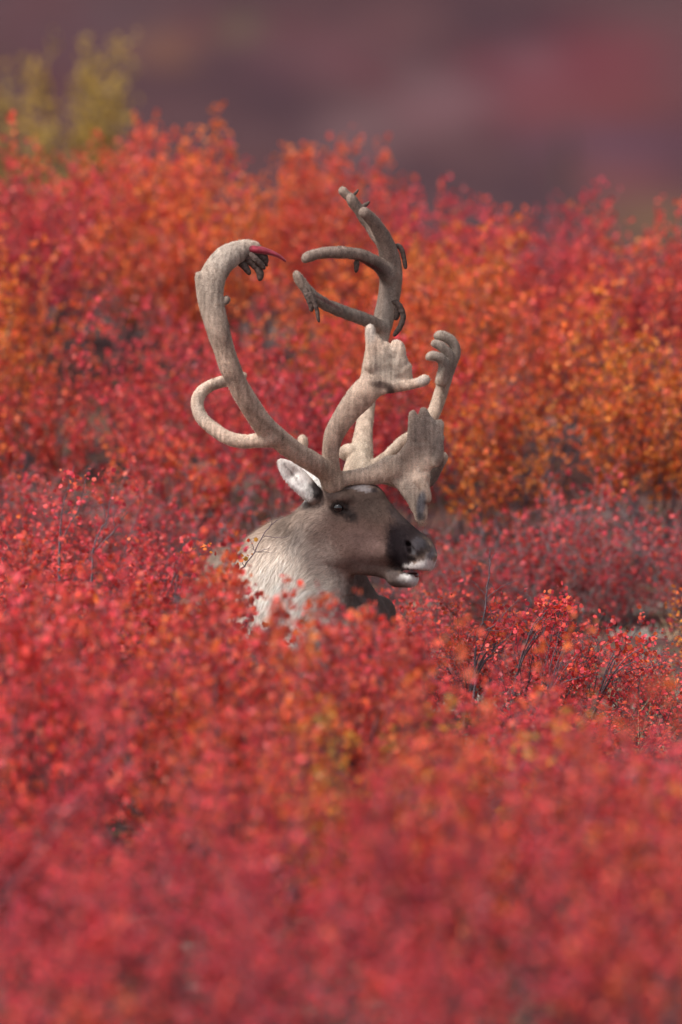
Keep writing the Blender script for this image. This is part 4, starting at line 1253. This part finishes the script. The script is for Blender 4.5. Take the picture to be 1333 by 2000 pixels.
def clearing_cover():
    g = np.random.default_rng(6)
    # low red plants and fallen leaves
    n = 15000
    x = g.uniform(-2.0, 2.2, n); y = g.uniform(-2.5, 5.5, n)
    keep = (np.sin(x * 3.1 + y * 1.7) + np.sin(x * 6.3 - y * 4.1) + g.normal(0, .8, n)) > -.6
    x, y = x[keep], y[keep]; n = len(x)
    z = ground_h(x, y) + np.abs(g.normal(0, .035, n)) + .004
    V, F, C = leaf_cloud(np.stack([x, y, z], 1), g.normal(0, 1, (n, 3)), .0065, g, g.random((n, 3)) * np.array([.5, 1, 1]))
    o = link('ground_cover', mesh_np('ground_cover', V, F, M_LEAF, C, smooth=False)); o.color = (.12, 0, .9, 1)
    tag(o, 'low crimson creeping leaves covering the clearing floor', 'ground cover', kind='stuff')
    # lichen tufts: knobbly pale cushions
    P0, P1, r0, r1 = [], [], [], []
    cl = [(g.uniform(-.6, 2.0), g.uniform(-1.5, 4.6)) for _ in range(64)]
    for (cx, cy) in cl:
        for _ in range(26):
            a, b = cx + g.normal(0, .05), cy + g.normal(0, .05)
            zz = float(ground_h(a, b)); p = np.array([a, b, zz]); d = g.normal(0, .5, 3) + np.array([0, 0, 1]); d /= np.linalg.norm(d)
            P0.append(p); P1.append(p + d * g.uniform(.015, .04)); r0.append(.006); r1.append(.003)
    V, F = tube_segments(P0, P1, r0, r1, 5)
    o = link('lichen', mesh_np('lichen', V, F, M_LICHEN)); tag(o, 'pale grey reindeer lichen tufts dotted over the clearing', 'lichen', kind='stuff')
    # dry grass
    tufts = [(at(1020, 1390, -.4)[0], -.4), (at(1290, 1340, .3)[0], .3), (at(1250, 1380, -.2)[0], -.2), (at(1320, 1300, .8)[0], .8), (at(1180, 1360, 0)[0], 0.0)]
    tufts += [(g.uniform(.1, 2.1), g.uniform(-1.2, 4.2)) for _ in range(60)] + [(g.uniform(-2, -.5), g.uniform(.5, 4)) for _ in range(25)]
    V, F = [], []
    k = 0
    for (cx, cy) in tufts:
        for _ in range(int(g.integers(10, 26))):
            a, b = cx + g.normal(0, .03), cy + g.normal(0, .03)
            p = np.array([a, b, float(ground_h(a, b))]); d = g.normal(0, .45, 3); d[2] = 1; d /= np.linalg.norm(d)
            L_ = g.uniform(.06, .17); s_ = np.cross(d, g.normal(0, 1, 3)); s_ = s_ / np.linalg.norm(s_) * .0011
            m_ = p + d * L_ * .6; e_ = p + d * L_ + np.array([d[0], d[1], -.3]) * L_ * .25
            V += [p - s_, p + s_, m_ + s_ * .8, m_ - s_ * .8, e_ + s_ * .2, e_ - s_ * .2]
            F += [[k, k + 1, k + 2, k + 3], [k + 3, k + 2, k + 4, k + 5]]; k += 6
    o = link('grass', mesh_np('grass', np.array(V), np.array(F), M_GRASS, smooth=False)); tag(o, 'thin dry straw coloured grass blades between the low shrubs', 'grass', kind='stuff')

def willow(px, row, y, label, seed, width=1.0):
    g = np.random.default_rng(seed)
    x = at(px, 300, y)[0]; gz = float(ground_h(x, y)); h = line_z(px, row, y) - gz
    A, B, ra, rb, LP, LD = [], [], [], [], [], []
    for s in range(6):
        az = g.uniform(0, 6.28); tilt = g.uniform(.03, .34) * width
        d = np.array([math.cos(az) * math.sin(tilt), math.sin(az) * math.sin(tilt), math.cos(tilt)]); p = np.array([g.normal(0, .04), g.normal(0, .04), -.05])
        hl = h * g.uniform(.7, 1.0) if s else h
        if s == 0: d = np.array([0, 0, 1.0])
        for i in range(12):
            d = d + g.normal(0, .05, 3); d /= np.linalg.norm(d); q = p + d * hl / 12
            A.append(p); B.append(q); ra.append(.016 * (1 - i / 13)); rb.append(.016 * (1 - (i + 1) / 13))
            if i > 2:
                for _ in range(3):
                    td = d + g.normal(0, .35, 3); td /= np.linalg.norm(td); tl = g.uniform(.10, .26)
                    A.append(q); B.append(q + td * tl); ra.append(.003); rb.append(.001)
                    for _ in range(11):
                        LP.append(q + td * tl * g.uniform(.1, 1.05) + g.normal(0, .01, 3)); LD.append(td)
            p = q
    r = empty('willow', (x, y, gz))
    link('stems', mesh_np('stems', *tube_segments(A, B, ra, rb, 4), M_BARK), r)
    V, F, C = leaf_cloud(np.array(LP), np.array(LD), .017, g, g.random((len(LP), 3)), narrow=.55)
    f = link('foliage', mesh_np('foliage', V, F, M_WILLOW, C, smooth=False), r); f.color = (.3, 0, 1, 1); f['kind'] = 'stuff'
    tag(r, label, 'willow')

def spruce(px, row, y, h, label, seed):
    g = np.random.default_rng(seed)
    x = at(px, row, y)[0]; gz = float(ground_h(x, y))
    r = empty('spruce_tree', (x, y, gz))
    link('trunk', mesh_np('trunk', *tube_segments([(0, 0, -.1), (0, 0, h * .5)], [(0, 0, h * .5), (0, 0, h)], [.09, .05], [.05, .01], 8), M_BARK), r)
    LP, LD = [], []
    for i in range(900):
        f = g.random() ** .8; rr = .62 * (1 - f) * (.75 + .35 * math.sin(f * 46)) + .05
        a = g.uniform(0, 6.28); q = rr * math.sqrt(g.random())
        LP.append((q * math.cos(a), q * math.sin(a), h * (.06 + .94 * f) - q * .25)); LD.append((math.cos(a), math.sin(a), -.2))
    V, F, C = leaf_cloud(np.array(LP), np.array(LD), .05, g, g.random((len(LP), 3)), narrow=.4)
    c = link('crown', mesh_np('crown', V, F, M_NEEDLE, C, smooth=False), r); c.color = (.5, 0, 1, 1)
    tag(r, label, 'tree')

make_ground()
make_caribou()
thicket()
foreground()
hero_twigs()
clearing_cover()
willow(130, 95, 17.5, 'tall golden willow with upright tips rising behind the thicket', 1, .3)
willow(175, 185, 17.0, 'shorter golden willow right of the tallest willow', 2, .25)
willow(30, 190, 18.0, 'middle golden-olive willow left of the tallest willow', 3, .45)
willow(-60, 120, 18.5, 'golden willow cut by the left edge behind the thicket', 4, .5)
spruce(1105, 330, 305, 3.3, 'small dark green spruce far behind the thicket on the purple hillside', 5)
print('SHRUBS', len(SHRUBS), 'leaves', [(k, v[2]) for k, v in VAR.items()])
